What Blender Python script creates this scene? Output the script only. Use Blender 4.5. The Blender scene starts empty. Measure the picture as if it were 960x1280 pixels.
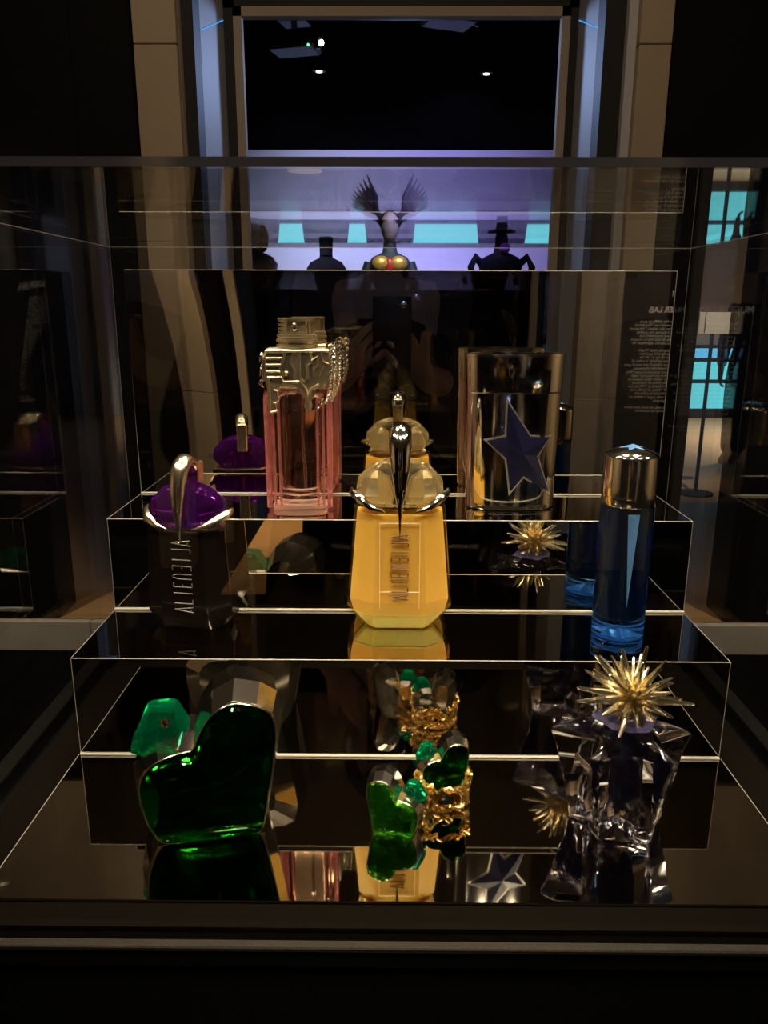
import bpy, bmesh, math, random
from mathutils import Vector, Matrix, Euler, noise
random.seed(7)
PI = math.pi
S = bpy.context.scene
COL = S.collection

# ------------------------------------------------------------------ camera
cam_d = bpy.data.cameras.new('camera')
cam = bpy.data.objects.new('camera', cam_d)
COL.objects.link(cam)
F = Vector((-0.0076448, 0.96743067, -0.25302066))
R = Vector((0.99995898, 0.00862504, 0.00276517))
U = Vector((-0.00485742, 0.25298914, 0.96745692))
m = Matrix((R, U, -F)).transposed().to_4x4()
m.translation = Vector((-0.00796, 0.0, 1.30))
cam.matrix_world = m
cam_d.sensor_fit = 'VERTICAL'
cam_d.sensor_height = 36.0
cam_d.lens = 36.0 * 972.28 / 1280.0
cam_d.clip_start = 0.005
cam_d.clip_end = 60
S.camera = cam

# ------------------------------------------------------------------ world, exposure
w = bpy.data.worlds.new('world')
S.world = w
w.use_nodes = True
w.node_tree.nodes['Background'].inputs[0].default_value = (0.5, 0.55, 0.7, 1)
w.node_tree.nodes['Background'].inputs[1].default_value = 0.0012
S.view_settings.view_transform = 'Standard'
S.view_settings.look = 'None'
S.view_settings.gamma = 1.0
S.view_settings.use_curve_mapping = False
S.view_settings.exposure = 0.25
cy = S.cycles
cy.max_bounces = 20
cy.glossy_bounces = 14
cy.transmission_bounces = 16
cy.diffuse_bounces = 3
cy.transparent_max_bounces = 40
cy.caustics_reflective = True
cy.caustics_refractive = True
cy.sample_clamp_indirect = 12.0
cy.blur_glossy = 0.3


def area(name, loc, target, power, color, size, spread=180.0, size_y=None):
    d = bpy.data.lights.new(name, 'AREA')
    d.energy = power
    d.color = color
    d.shape = 'DISK' if size_y is None else 'RECTANGLE'
    d.size = size
    if size_y is not None:
        d.size_y = size_y
    d.spread = math.radians(spread)
    o = bpy.data.objects.new(name, d)
    COL.objects.link(o)
    o.location = loc
    o.rotation_euler = (Vector(target) - Vector(loc)).to_track_quat('-Z', 'Y').to_euler()
    return o


WARM = (1.0, 0.84, 0.60)
# unseen museum spotlights above the showcase, extra ones and wide lenses added for glints: (position, target, power, lens size, spread)
SPOTS = [
    ((0.02, -0.15, 2.95), (0.0, 0.60, 1.08), 0.90, 0.22, 28),
    ((-0.75, 0.10, 2.95), (-0.08, 0.58, 1.05), 0.60, 0.22, 26),
    ((0.80, 0.10, 2.95), (0.10, 0.58, 1.05), 0.60, 0.22, 26),
    ((0.05, 1.25, 2.95), (0.0, 0.60, 1.05), 0.70, 0.22, 26),
    ((-0.55, 1.05, 2.95), (-0.05, 0.58, 1.05), 0.50, 0.22, 26),
    ((0.60, 1.05, 2.95), (0.08, 0.58, 1.05), 0.50, 0.22, 26),
    ((-1.30, 0.75, 2.75), (-0.05, 0.55, 1.05), 0.50, 0.20, 26),
    ((1.30, 0.75, 2.75), (0.08, 0.55, 1.05), 0.50, 0.20, 26),
]
# unseen area lights for the far room, portal and hall behind the camera
area('violet_wash', (0.55, 6.2, 2.6), (0.45, 8.8, 1.75), 21, (0.40, 0.36, 1.0), 0.5, 80)
area('lilac_wash', (-1.0, 6.6, 2.6), (-0.7, 8.8, 1.8), 11, (0.60, 0.66, 1.0), 0.4, 75)
area('far_floor_wash', (3.4, 6.8, 2.7), (3.3, 7.4, 0.1), 20, (1.0, 0.9, 0.75), 0.4, 80)
area('portal_blue', (0.05, 4.3, 2.45), (0.0, 3.0, 1.9), 7, (0.40, 0.56, 1.0), 0.3, 150)
area('portal_warm', (0.0, 0.9, 3.15), (0.0, 2.83, 2.1), 10, (1.0, 0.74, 0.48), 0.5, 130)
area('hall_wash', (0.0, -1.3, 3.1), (0.0, -3.2, 1.2), 5, (1.0, 0.78, 0.48), 0.5, 120)
area('hall_floor_spot', (-0.9, -2.7, 3.1), (-0.75, -3.3, 0.0), 5, (1.0, 0.72, 0.42), 0.1, 40)
area('figure_fill', (0.1, 5.4, 2.85), (-0.02, 7.0, 1.65), 0.9, (1.0, 0.8, 0.6), 0.08, 26)  # added front light brightening the mannequins
area('step_wash', (-1.7, 1.7, 3.2), (-1.2, 2.8, 0.0), 1.3, (1.0, 0.86, 0.66), 0.1, 44)  # added pair brightening the grey step
area('step_wash', (1.7, 1.7, 3.2), (1.2, 2.8, 0.0), 1.3, (1.0, 0.86, 0.66), 0.1, 44)
area('text_wash', (1.6, -2.4, 2.9), (1.6, -3.1, 1.15), 3.2, (1.0, 0.85, 0.65), 0.12, 60)
area('hall_side_wash', (-2.6, -1.2, 3.1), (-4.6, -0.6, 1.2), 30, (1.0, 0.72, 0.42), 0.3, 110)  # added pair lighting the side walls for reflections in the chrome
area('hall_side_wash', (2.6, -1.2, 3.1), (4.6, -0.6, 1.2), 30, (1.0, 0.72, 0.42), 0.3, 110)


# ------------------------------------------------------------------ materials
def new_mat(name):
    mt = bpy.data.materials.new(name)
    mt.use_nodes = True
    nt = mt.node_tree
    for n in list(nt.nodes):
        nt.nodes.remove(n)
    out = nt.nodes.new('ShaderNodeOutputMaterial')
    return mt, nt, out


def pbr(name, color, rough=0.5, metal=0.0, spec=0.5, coat=0.0, noise_scale=None, noise_amt=0.0, bump=0.0,
        bump_scale=None, emit=None, emit_s=0.0, trans=0.0, ior=1.5, bump_dist=0.001, stretch=None, subsurf=0.0):
    mt, nt, out = new_mat(name)
    b = nt.nodes.new('ShaderNodeBsdfPrincipled')
    nt.links.new(b.outputs[0], out.inputs[0])
    b.inputs['Base Color'].default_value = (*color, 1)
    b.inputs['Roughness'].default_value = rough
    b.inputs['Metallic'].default_value = metal
    b.inputs['Specular IOR Level'].default_value = spec
    b.inputs['Coat Weight'].default_value = coat
    b.inputs['Transmission Weight'].default_value = trans
    b.inputs['IOR'].default_value = ior
    if subsurf:
        b.inputs['Subsurface Weight'].default_value = subsurf
        b.inputs['Subsurface Radius'].default_value = (0.03, 0.018, 0.006)
        b.inputs['Subsurface Scale'].default_value = 0.6
    if emit:
        b.inputs['Emission Color'].default_value = (*emit, 1)
        b.inputs['Emission Strength'].default_value = emit_s
    if noise_scale or bump_scale:
        tc = nt.nodes.new('ShaderNodeTexCoord')
        src = tc.outputs['Object']
        if stretch:
            mp = nt.nodes.new('ShaderNodeMapping')
            mp.inputs['Scale'].default_value = stretch
            nt.links.new(src, mp.inputs[0])
            src = mp.outputs[0]
    if noise_scale:
        nz = nt.nodes.new('ShaderNodeTexNoise')
        nz.inputs['Scale'].default_value = noise_scale
        nz.inputs['Detail'].default_value = 5
        nt.links.new(src, nz.inputs['Vector'])
        mx = nt.nodes.new('ShaderNodeMix')
        mx.data_type = 'RGBA'
        mx.inputs[6].default_value = (*[c * (1 - noise_amt) for c in color], 1)
        mx.inputs[7].default_value = (*[min(1, c * (1 + noise_amt)) for c in color], 1)
        nt.links.new(nz.outputs[0], mx.inputs[0])
        nt.links.new(mx.outputs[2], b.inputs['Base Color'])
    if bump_scale:
        nz2 = nt.nodes.new('ShaderNodeTexNoise')
        nz2.inputs['Scale'].default_value = bump_scale
        nz2.inputs['Detail'].default_value = 3
        nt.links.new(src, nz2.inputs['Vector'])
        bp = nt.nodes.new('ShaderNodeBump')
        bp.inputs['Strength'].default_value = bump
        bp.inputs['Distance'].default_value = bump_dist
        nt.links.new(nz2.outputs[0], bp.inputs['Height'])
        nt.links.new(bp.outputs[0], b.inputs['Normal'])
    return mt


def pane_mat(name, tint, f0=0.04):
    """clear sheet: straight transmission plus Schlick reflection at each face"""
    mt, nt, out = new_mat(name)
    lw = nt.nodes.new('ShaderNodeLayerWeight')
    lw.inputs['Blend'].default_value = 0.5
    pw = nt.nodes.new('ShaderNodeMath'); pw.operation = 'POWER'
    pw.inputs[1].default_value = 5.0
    nt.links.new(lw.outputs['Facing'], pw.inputs[0])
    ma = nt.nodes.new('ShaderNodeMath'); ma.operation = 'MULTIPLY_ADD'
    ma.inputs[1].default_value = 1 - f0
    ma.inputs[2].default_value = f0
    nt.links.new(pw.outputs[0], ma.inputs[0])
    tr = nt.nodes.new('ShaderNodeBsdfTransparent')
    tr.inputs[0].default_value = (*tint, 1)
    gl = nt.nodes.new('ShaderNodeBsdfGlossy')
    gl.inputs['Color'].default_value = (1, 1, 1, 1)
    gl.inputs['Roughness'].default_value = 0.0
    mx = nt.nodes.new('ShaderNodeMixShader')
    nt.links.new(ma.outputs[0], mx.inputs[0])
    nt.links.new(tr.outputs[0], mx.inputs[1])
    nt.links.new(gl.outputs[0], mx.inputs[2])
    nt.links.new(mx.outputs[0], out.inputs[0])
    return mt


def glass_mat(name, color, ior=1.5, rough=0.05, milk=0.0, milk_col=None, bump=0.0, bump_scale=60):
    """solid refracting glass, with a little scattering (milk) where the glass glows"""
    mt, nt, out = new_mat(name)
    g = nt.nodes.new('ShaderNodeBsdfGlass')
    g.inputs['Color'].default_value = (*color, 1)
    g.inputs['IOR'].default_value = ior
    g.inputs['Roughness'].default_value = rough
    last = g.outputs[0]
    if bump:
        tc = nt.nodes.new('ShaderNodeTexCoord')
        nz = nt.nodes.new('ShaderNodeTexNoise')
        nz.inputs['Scale'].default_value = bump_scale
        nt.links.new(tc.outputs['Object'], nz.inputs['Vector'])
        bp = nt.nodes.new('ShaderNodeBump')
        bp.inputs['Strength'].default_value = bump
        bp.inputs['Distance'].default_value = 0.002
        nt.links.new(nz.outputs[0], bp.inputs['Height'])
        nt.links.new(bp.outputs[0], g.inputs['Normal'])
    if milk:
        d = nt.nodes.new('ShaderNodeBsdfTranslucent')
        d.inputs[0].default_value = (*milk_col, 1)
        d2 = nt.nodes.new('ShaderNodeBsdfDiffuse')
        d2.inputs[0].default_value = (*milk_col, 1)
        a = nt.nodes.new('ShaderNodeMixShader')
        a.inputs[0].default_value = 0.5
        nt.links.new(d.outputs[0], a.inputs[1]); nt.links.new(d2.outputs[0], a.inputs[2])
        mx = nt.nodes.new('ShaderNodeMixShader')
        mx.inputs[0].default_value = milk
        nt.links.new(last, mx.inputs[1]); nt.links.new(a.outputs[0], mx.inputs[2])
        last = mx.outputs[0]
    nt.links.new(last, out.inputs[0])
    return mt


def emit_mat(name, color, s):
    mt, nt, out = new_mat(name)
    e = nt.nodes.new('ShaderNodeEmission')
    e.inputs[0].default_value = (*color, 1)
    e.inputs[1].default_value = s
    nt.links.new(e.outputs[0], out.inputs[0])
    return mt


M = {}
M['mirror'] = pbr('bronze_mirror', (0.60, 0.57, 0.52), 0.012, 1.0, bump=0.12, bump_scale=7, bump_dist=0.0006)
M['mirror_top'] = pbr('bronze_mirror_tray', (0.58, 0.55, 0.50), 0.03, 1.0)
M['edge'] = pbr('polished_acrylic_edge', (0.34, 0.32, 0.27), 0.3, 0.0, spec=0.8)
M['seam'] = pbr('acrylic_seam', (0.55, 0.52, 0.45), 0.3, 0.0, spec=0.8)
M['pane'] = pane_mat('showcase_glass', (0.985, 0.985, 0.98))
M['pane_edge'] = pbr('showcase_glass_edge', (0.035, 0.033, 0.040), 0.08, 0.0, spec=0.9)
M['black'] = pbr('black_lacquer', (0.004, 0.004, 0.004), 0.5, spec=0.1)
M['rim'] = pbr('dark_bronze_rim', (0.005, 0.004, 0.003), 0.6, 0.0, spec=0.0)
M['ledge'] = pbr('brushed_ledge', (0.022, 0.019, 0.015), 0.5, 0.0, spec=0.1, noise_scale=700, noise_amt=0.8)
M['chrome'] = pbr('chrome', (0.86, 0.83, 0.76), 0.085, 1.0)
M['pale_gold'] = pbr('pale_gold', (0.93, 0.83, 0.60), 0.20, 1.0)
M['silver_gold'] = pbr('polished_champagne', (0.92, 0.86, 0.72), 0.16, 1.0)
M['antique'] = pbr('antique_pewter', (0.70, 0.60, 0.41), 0.36, 1.0, noise_scale=120, noise_amt=0.2, bump=0.1, bump_scale=300)
M['antique_dark'] = pbr('pewter_recess_shade', (0.10, 0.085, 0.06), 0.45, 0.6)  # dark tone painting the shade inside the plate recesses
M['rich_gold'] = pbr('rich_gold', (0.95, 0.66, 0.22), 0.25, 1.0, bump=0.4, bump_scale=500, bump_dist=0.001)
M['amber'] = pane_mat('amber_shell', (0.97, 0.88, 0.62), 0.05)
M['amber_core'] = pbr('amber_perfume', (0.70, 0.50, 0.17), 0.30, 0.0, subsurf=0.6)
M['amber_pale'] = pbr('pale_amber', (0.98, 0.82, 0.42), 0.25, 0.0, subsurf=1.0)  # pale colour painting the glow at the bottle foot; also the facet lines
M['crystal'] = glass_mat('crystal', (1.0, 0.985, 0.94), 1.5, 0.03, 0.04, (1, 0.88, 0.55))
M['glint_gold'] = pbr('gold_glint', (0.95, 0.80, 0.45), 0.32, 1.0)  # gold added inside the clear dome to brighten it
M['purple'] = glass_mat('purple_crystal', (0.50, 0.12, 0.72), 1.5, 0.04, 0.05, (0.40, 0.05, 0.62))
M['dark_brown'] = pbr('smoked_brown_black', (0.006, 0.004, 0.003), 0.10, 0.0, spec=0.5)
M['letter_dark'] = pbr('engraved_brown', (0.10, 0.03, 0.006), 0.4)
M['letter_grey'] = pbr('engraved_silver', (0.13, 0.115, 0.10), 0.35, 0.2)
M['pink'] = pane_mat('pink_glass', (1.0, 0.93, 0.92), 0.06)
M['pink_rib'] = glass_mat('pink_rib_glass', (1.0, 0.76, 0.76), 1.4, 0.05, 0.18, (0.95, 0.42, 0.42))
M['pink_glow'] = glass_mat('foot_glow_glass', (1.0, 0.93, 0.88), 1.45, 0.05, 0.35, (1.0, 0.82, 0.74))  # milky colour painting the glow at the bottle foot
M['pink_liquid'] = glass_mat('pink_perfume', (1.0, 0.94, 0.92), 1.33, 0.03)
M['navy'] = pbr('navy_vial', (0.002, 0.006, 0.022), 0.08, 0.0, spec=0.6)
M['violet_vial'] = pbr('violet_black_vial', (0.002, 0.0015, 0.010), 0.12, 0.0, spec=0.4)
M['lavender'] = glass_mat('lavender_crystal', (0.88, 0.87, 1.0), 1.5, 0.04, 0.10, (0.55, 0.52, 0.95))
M['star_rim'] = pbr('satin_silver_rim', (0.90, 0.85, 0.72), 0.36, 1.0)
M['blue_ring'] = glass_mat('blue_glass_ring', (0.55, 0.78, 1.0), 1.45, 0.05, 0.35, (0.25, 0.55, 1.0))
M['clear'] = glass_mat('clear_glass', (0.97, 0.97, 1.0), 1.5)
M['clear_violet'] = glass_mat('clear_violet_glass', (0.975, 0.97, 1.0), 1.52, 0.03)
M['clear_blue'] = glass_mat('clear_blue_glass', (0.56, 0.80, 1.0), 1.48, 0.03)
M['sky_gem'] = pbr('sky_blue_gem', (0.09, 0.24, 0.52), 0.25, 0.2, spec=0.6)
M['wedge'] = pbr('ice_blue_wedge', (0.50, 0.62, 0.74), 0.3, 0.1)
M['blue_cut'] = pbr('blue_star_cut', (0.16, 0.42, 0.85), 0.2, 0.4)
M['star_gem'] = pbr('midnight_blue_gem', (0.006, 0.006, 0.026), 0.22, 0.0, spec=1.0)
M['green'] = glass_mat('deep_green_glass', (0.20, 0.60, 0.22), 1.5, 0.03)
M['mantle'] = pbr('polished_chrome_mantle', (0.80, 0.76, 0.68), 0.13, 1.0)
M['green_light'] = glass_mat('mid_green_glass', (0.50, 0.84, 0.32), 1.5, 0.04, 0.02, (0.08, 0.45, 0.05), bump=0.8, bump_scale=130)
M['emerald'] = glass_mat('emerald_crystal', (0.08, 0.74, 0.46), 1.55, 0.03, 0.06, (0.01, 0.60, 0.34))
M['black_steel'] = pbr('nozzle_black', (0.01, 0.01, 0.01), 0.2)

M['stone'] = pbr('beige_stone', (0.34, 0.285, 0.215), 0.7, spec=0.2, noise_scale=6, noise_amt=0.12, bump=0.15, bump_scale=40)
M['grey_stone'] = pbr('grey_stone_step', (0.62, 0.59, 0.53), 0.6, noise_scale=9, noise_amt=0.2)
M['reveal'] = pbr('painted_reveal', (0.42, 0.44, 0.48), 0.6, noise_scale=4, noise_amt=0.06)
M['dark_frame'] = pbr('dark_metal_frame', (0.018, 0.018, 0.020), 0.6, spec=0.2)
M['black_wall'] = pbr('black_wall_paint', (0.006, 0.006, 0.006), 0.8, spec=0.1)
M['text_wall'] = pbr('black_text_wall', (0.0025, 0.0025, 0.0025), 0.9, spec=0.0)
M['ceil'] = pbr('black_ceiling_paint', (0.004, 0.004, 0.004), 0.9, spec=0.0)
M['upper'] = pbr('upper_plaster', (0.34, 0.30, 0.24), 0.9, noise_scale=3, noise_amt=0.3)
M['gallery'] = pbr('gallery_white', (0.55, 0.55, 0.60), 0.8, noise_scale=1.2, noise_amt=0.18)
M['carpet'] = pbr('black_carpet', (0.006, 0.006, 0.006), 0.95, spec=0.0, noise_scale=200, noise_amt=0.4)
M['wood'] = pbr('oak_floor', (0.50, 0.30, 0.13), 0.45, noise_scale=5, noise_amt=0.3, stretch=(1, 14, 1))
M['teal'] = emit_mat('teal_lit_panel', (0.13, 0.66, 0.74), 1.0)
M['skyblue'] = emit_mat('blue_lit_panel', (0.12, 0.50, 0.85), 1.0)
M['gleamblue'] = emit_mat('blue_gleam', (0.10, 0.40, 0.9), 0.8)  # paints the gleam of a beam edge
M['lamp'] = emit_mat('downlight_lens', (1, 0.97, 0.9), 1.4)
M['lamp_hot'] = emit_mat('projector_lens', (0.85, 0.95, 1.0), 12)
M['green_led'] = emit_mat('green_led', (0.2, 1.0, 0.5), 1.2)
M['spot_lens'] = emit_mat('spot_lens', (1, 0.8, 0.55), 6)
M['steel'] = pbr('grey_steel', (0.75, 0.77, 0.80), 0.5, 0.0)
M['projector'] = pbr('projector_shell', (0.03, 0.035, 0.05), 0.5)
M['ink'] = pbr('white_print', (0.75, 0.72, 0.66), 0.7)
M['cloth_black'] = pbr('black_cloth', (0.008, 0.008, 0.010), 0.85, spec=0.1, noise_scale=60, noise_amt=0.3)
M['cloth_teal'] = pbr('dark_teal_cloth', (0.012, 0.035, 0.045), 0.6)
M['skin'] = pbr('skin', (0.30, 0.18, 0.12), 0.55)
M['hair'] = pbr('dark_hair', (0.015, 0.011, 0.009), 0.6)
M['pale'] = pbr('pale_mannequin', (0.62, 0.57, 0.55), 0.5)
M['red'] = pbr('red_satin', (0.35, 0.02, 0.03), 0.4)
M['bust_gold'] = pbr('gold_beads', (0.85, 0.55, 0.15), 0.35, 0.5, noise_scale=40, noise_amt=0.5)
M['violet_flower'] = pbr('violet_silk', (0.16, 0.03, 0.30), 0.5)
M['feather'] = pbr('black_feather', (0.016, 0.015, 0.02), 0.6)
M['white_box'] = pbr('cream_card', (0.75, 0.70, 0.60), 0.7)


# ------------------------------------------------------------------ mesh helpers
def obj(name, verts, faces, mat, parent=None, smooth=None, loc=(0, 0, 0), bevel=0.0, recalc=True, seg=1):
    me = bpy.data.meshes.new(name)
    bm = bmesh.new()
    vs = [bm.verts.new(v) for v in verts]
    for f in faces:
        try:
            bm.faces.new([vs[i] for i in f])
        except ValueError:
            pass
    if recalc:
        bmesh.ops.recalc_face_normals(bm, faces=bm.faces)
    if bevel:
        bmesh.ops.bevel(bm, geom=list(bm.edges), offset=bevel, segments=seg, affect='EDGES', clamp_overlap=True)
    bm.to_mesh(me)
    bm.free()
    if mat:
        me.materials.append(mat)
    if smooth is not None:
        me.shade_smooth()
        if smooth < 180:
            me.set_sharp_from_angle(angle=math.radians(smooth))
    o = bpy.data.objects.new(name, me)
    COL.objects.link(o)
    o.location = loc
    if parent:
        o.parent = parent
    return o


class MB:
    """collects shapes for one part"""
    def __init__(self):
        self.v = []
        self.f = []

    def add(self, v, f):
        n = len(self.v)
        self.v += [tuple(p) for p in v]
        self.f += [[i + n for i in q] for q in f]
        return self

    def box(self, x0, x1, y0, y1, z0, z1):
        v = [(x, y, z) for z in (z0, z1) for y in (y0, y1) for x in (x0, x1)]
        f = [(0, 2, 3, 1), (4, 5, 7, 6), (0, 1, 5, 4), (2, 6, 7, 3), (0, 4, 6, 2), (1, 3, 7, 5)]
        return self.add(v, f)

    def loft(self, rings, cap0=True, cap1=True):
        n = len(rings[0])
        v = [p for r in rings for p in r]
        f = []
        for k in range(len(rings) - 1):
            for i in range(n):
                j = (i + 1) % n
                f.append((k * n + i, k * n + j, (k + 1) * n + j, (k + 1) * n + i))
        if cap0:
            f.append(tuple(range(n - 1, -1, -1)))
        if cap1:
            f.append(tuple((len(rings) - 1) * n + i for i in range(n)))
        return self.add(v, f)

    def lathe(self, prof, n=32, cx=0, cy=0, sx=1, sy=1, a0=0.0):
        rings = []
        for r, z in prof:
            rings.append([(cx + r * sx * math.cos(a0 + 2 * PI * i / n), cy + r * sy * math.sin(a0 + 2 * PI * i / n), z) for i in range(n)])
        return self.loft(rings)

    def tube(self, pts, radii, n=8, flat=1.0, up=None):
        rings = []
        P = [Vector(p) for p in pts]
        if not isinstance(radii, (list, tuple)):
            radii = [radii] * len(P)
        prev = None
        for k, p in enumerate(P):
            t = (P[min(k + 1, len(P) - 1)] - P[max(k - 1, 0)]).normalized()
            if prev is None:
                a = Vector(up) if up else (Vector((0, 0, 1)) if abs(t.z) < 0.9 else Vector((1, 0, 0)))
            else:
                a = prev
            a = (a - t * a.dot(t)).normalized()
            prev = a
            b = t.cross(a)
            r = max(radii[k], 1e-5)
            rings.append([tuple(p + a * (r * math.cos(2 * PI * i / n)) * flat + b * (r * math.sin(2 * PI * i / n))) for i in range(n)])
        return self.loft(rings)

    def prism(self, poly, y0, y1):
        """polygon in x,z extruded along y"""
        n = len(poly)
        return self.loft([[(x, y0, z) for x, z in poly], [(x, y1, z) for x, z in poly]])

    def ball(self, c, r, seg=10, rings=6, sc=(1, 1, 1)):
        prof = [(max(1e-5, math.sin(PI * k / rings)), -math.cos(PI * k / rings)) for k in range(rings + 1)]
        rr = [[(c[0] + a * r * sc[0] * math.cos(2 * PI * i / seg), c[1] + a * r * sc[1] * math.sin(2 * PI * i / seg), c[2] + z * r * sc[2])
               for i in range(seg)] for a, z in prof]
        return self.loft(rr)

    def build(self, name, mat, parent=None, smooth=None, loc=(0, 0, 0), bevel=0.0, seg=1):
        return obj(name, self.v, self.f, mat, parent, smooth, loc, bevel, seg=seg)


def tag(o, label, cat=None, group=None, kind=None):
    o['label'] = label
    if cat:
        o['category'] = cat
    if group:
        o['group'] = group
    if kind:
        o['kind'] = kind
    return o


def thing(name, label, cat, loc=(0, 0, 0), rz=0.0, group=None):
    o = bpy.data.objects.new(name, None)
    COL.objects.link(o)
    o.empty_display_size = 0.02
    o.location = loc
    o.rotation_euler = (0, 0, rz)
    return tag(o, label, cat, group)


def struct(o, label):
    o['kind'] = 'structure'
    o['label'] = label
    return o


Z0, Z1, Z2, Z3 = 0.9600, 1.0422, 1.1252, 1.3333      # tray, lower step, upper step, mirror panel top
Y1, Y2, Y3, YB = 0.5416, 0.6406, 0.7354, 0.7960      # step fronts, panel front, back of the stand
HW = 0.25

# ------------------------------------------------------------------ the rooms
B = lambda *a: MB().box(*a)
STEP = 0.124
WY = 2.83
struct(B(-5, 5, -5.2, WY, -0.1, 0.0).build('floor', M['carpet']), 'black carpeted floor around the showcase')
struct(B(-0.80, -0.02, -5.1, -2.70, 0.0, 0.004).build('floor_wood', M['wood']), 'warm oak floor of the hall behind the photographer')
struct(B(-5, 5, WY, 8.9, -0.1, STEP).build('floor_far', M['wood']), 'wooden floor of the far gallery room')
# grey stone step in blocks
st = thing('stone_step', 'grey stone step running along the foot of the portal wall', 'step', (0, WY, 0))
x = -3.0
for i, wd in enumerate((0.95, 0.88, 0.92, 0.5, 0.5, 0.75, 0.9, 0.6)):
    B(x + 0.002, x + wd - 0.002, -0.03, -0.002, 0.0, STEP - 0.003).build('block', M['grey_stone'], st, bevel=0.002)
    x += wd
# front portal wall: black wall pieces with two narrow doorways
struct(B(-5, -1.30, WY, 3.0, STEP, 3.3).build('wall_left', M['black_wall']), 'black wall beyond the left doorway')
struct(B(-1.06, -0.838, WY + 0.01, 3.0, STEP, 3.3).build('wall_portal_left', M['black_wall']), 'black wall strip left of the beige pilaster')
struct(B(0.884, 1.075, WY, 3.0, STEP, 3.3).build('wall_portal_right', M['black_wall']), 'black wall strip right of the beige pilaster')
struct(B(1.29, 5, WY, 3.0, STEP, 3.3).build('wall_right', M['black_wall']), 'black wall beyond the right doorway')
struct(B(-1.30, -1.06, WY, 3.0, 1.78, 3.3).build('trim_1', M['black_wall']), 'black panel above the left doorway')
struct(B(1.075, 1.29, WY, 3.0, 1.78, 3.3).build('trim_2', M['black_wall']), 'black panel above the right doorway')
struct(B(-0.70, 0.80, WY, 3.0, 2.75, 3.3).build('wall_lintel', M['stone']), 'beige stone wall above the portal')
struct(B(-5, -0.90, WY - 0.03, WY - 0.001, 2.5, 3.3).build('wall_upper_left', M['upper']), 'brown plaster upper wall left of the portal')
struct(B(0.95, 5, WY - 0.03, WY - 0.001, 2.5, 3.3).build('wall_upper_right', M['upper']), 'brown plaster upper wall right of the portal')
# stone pilasters in blocks
for side, (xa, xb) in (('left', (-0.837, -0.698)), ('right', (0.779, 0.883))):
    p = thing('stone_pilaster', 'beige stone pilaster at the %s side of the portal' % side, 'pilaster', (0, WY, STEP))
    zz = 0.0
    for hgt in (0.62, 0.62, 0.755, 0.70, 0.47):
        B(xa, xb, -0.05, 0.12, zz, zz + hgt - 0.003).build('stone_block', M['stone'], p, bevel=0.002)
        zz += hgt
    B(*((-0.718, -0.697) if side == 'left' else (0.750, 0.7785)), -0.015, 0.12, 0, 3.16).build('side_strip', M['stone'] if side == 'left' else M['reveal'], p)
# portal lining
for s, nm, x0, xj in ((-1, 'left', 0.657, 0.657), (1, 'right', 0.683, 0.705)):
    struct(B(*sorted((s * x0, s * (x0 + 0.08))), WY + 0.02, WY + 0.119, STEP, 3.0).build('trim_lining', M['dark_frame']), 'dark metal frame strip at the %s of the portal' % nm)
    struct(B(*sorted((s * xj, s * (xj + 0.08))), WY + 0.12, 3.42, STEP, 3.0).build('wall_reveal', M['reveal']), 'bluish painted reveal on the %s side of the portal' % nm)
struct(B(-0.75, 0.80, WY + 0.02, 3.42, 2.75, 2.9).build('ceiling_portal', M['dark_frame']), 'dark soffit of the portal')
for s, nm, x0 in ((-1, 'left', 0.584), (1, 'right', 0.638)):
    struct(B(*sorted((s * (x0 + 0.03), s * (x0 + 0.072))), 3.36, 3.40, STEP, 2.75).build('trim_dark', M['dark_frame']), 'dark inner strip at the %s of the doorway' % nm)
    struct(B(*sorted((s * x0, s * (x0 + 0.032))), 3.34, 3.38, STEP, 2.41).build('trim_jamb', M['stone']), 'thin beige jamb on the %s of the inner doorway' % nm)
struct(B(-0.616, 0.670, 3.34, 3.38, 2.377, 2.41).build('trim_head', M['stone']), 'thin beige head of the inner doorway')
struct(B(-0.70, 0.78, 3.36, 3.5, 2.412, 2.9).build('wall_over_door', M['dark_frame']), 'dark wall above the inner doorway')
for s, nm, x0 in ((-1, 'left', 0.70), (1, 'right', 0.76)):
    struct(B(*sorted((s * x0, s * (x0 + 0.15))), 3.42, 3.52, STEP, 2.9).build('wall_cheek', M['dark_frame']), 'dark wall beside the %s jamb' % nm)
# far gallery
struct(B(-6, 6, 8.8, 8.9, STEP, 3.0).build('wall_back', M['gallery']), 'gallery wall washed in violet light')
struct(B(-6, 6, 3.0, 8.9, 2.9, 3.0).build('ceiling_far', M['ceil']), 'black ceiling of the far gallery')
struct(B(-6.1, -6, 3.0, 8.9, STEP, 3.0).build('wall_far_left', M['black_wall']), 'dark left wall of the far gallery')
struct(B(6, 6.1, 3.0, 8.9, STEP, 3.0).build('wall_far_right', M['black_wall']), 'dark right wall of the far gallery')
# hall around the camera
struct(B(-5, 5, -5.2, 3.0, 3.3, 3.4).build('ceiling', M['upper']), 'brown plaster ceiling of the hall')
struct(B(-5.1, -5, -5.2, 3.0, 0, 3.3).build('wall_hall_left', M['stone']), 'beige left wall of the hall')
struct(B(5, 5.1, -5.2, 3.0, 0, 3.3).build('wall_hall_right', M['stone']), 'beige right wall of the hall')
struct(B(-5, 5, -5.2, -5.1, 0, 3.3).build('wall_rear', M['black_wall']), 'dark end wall behind the photographer')

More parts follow.
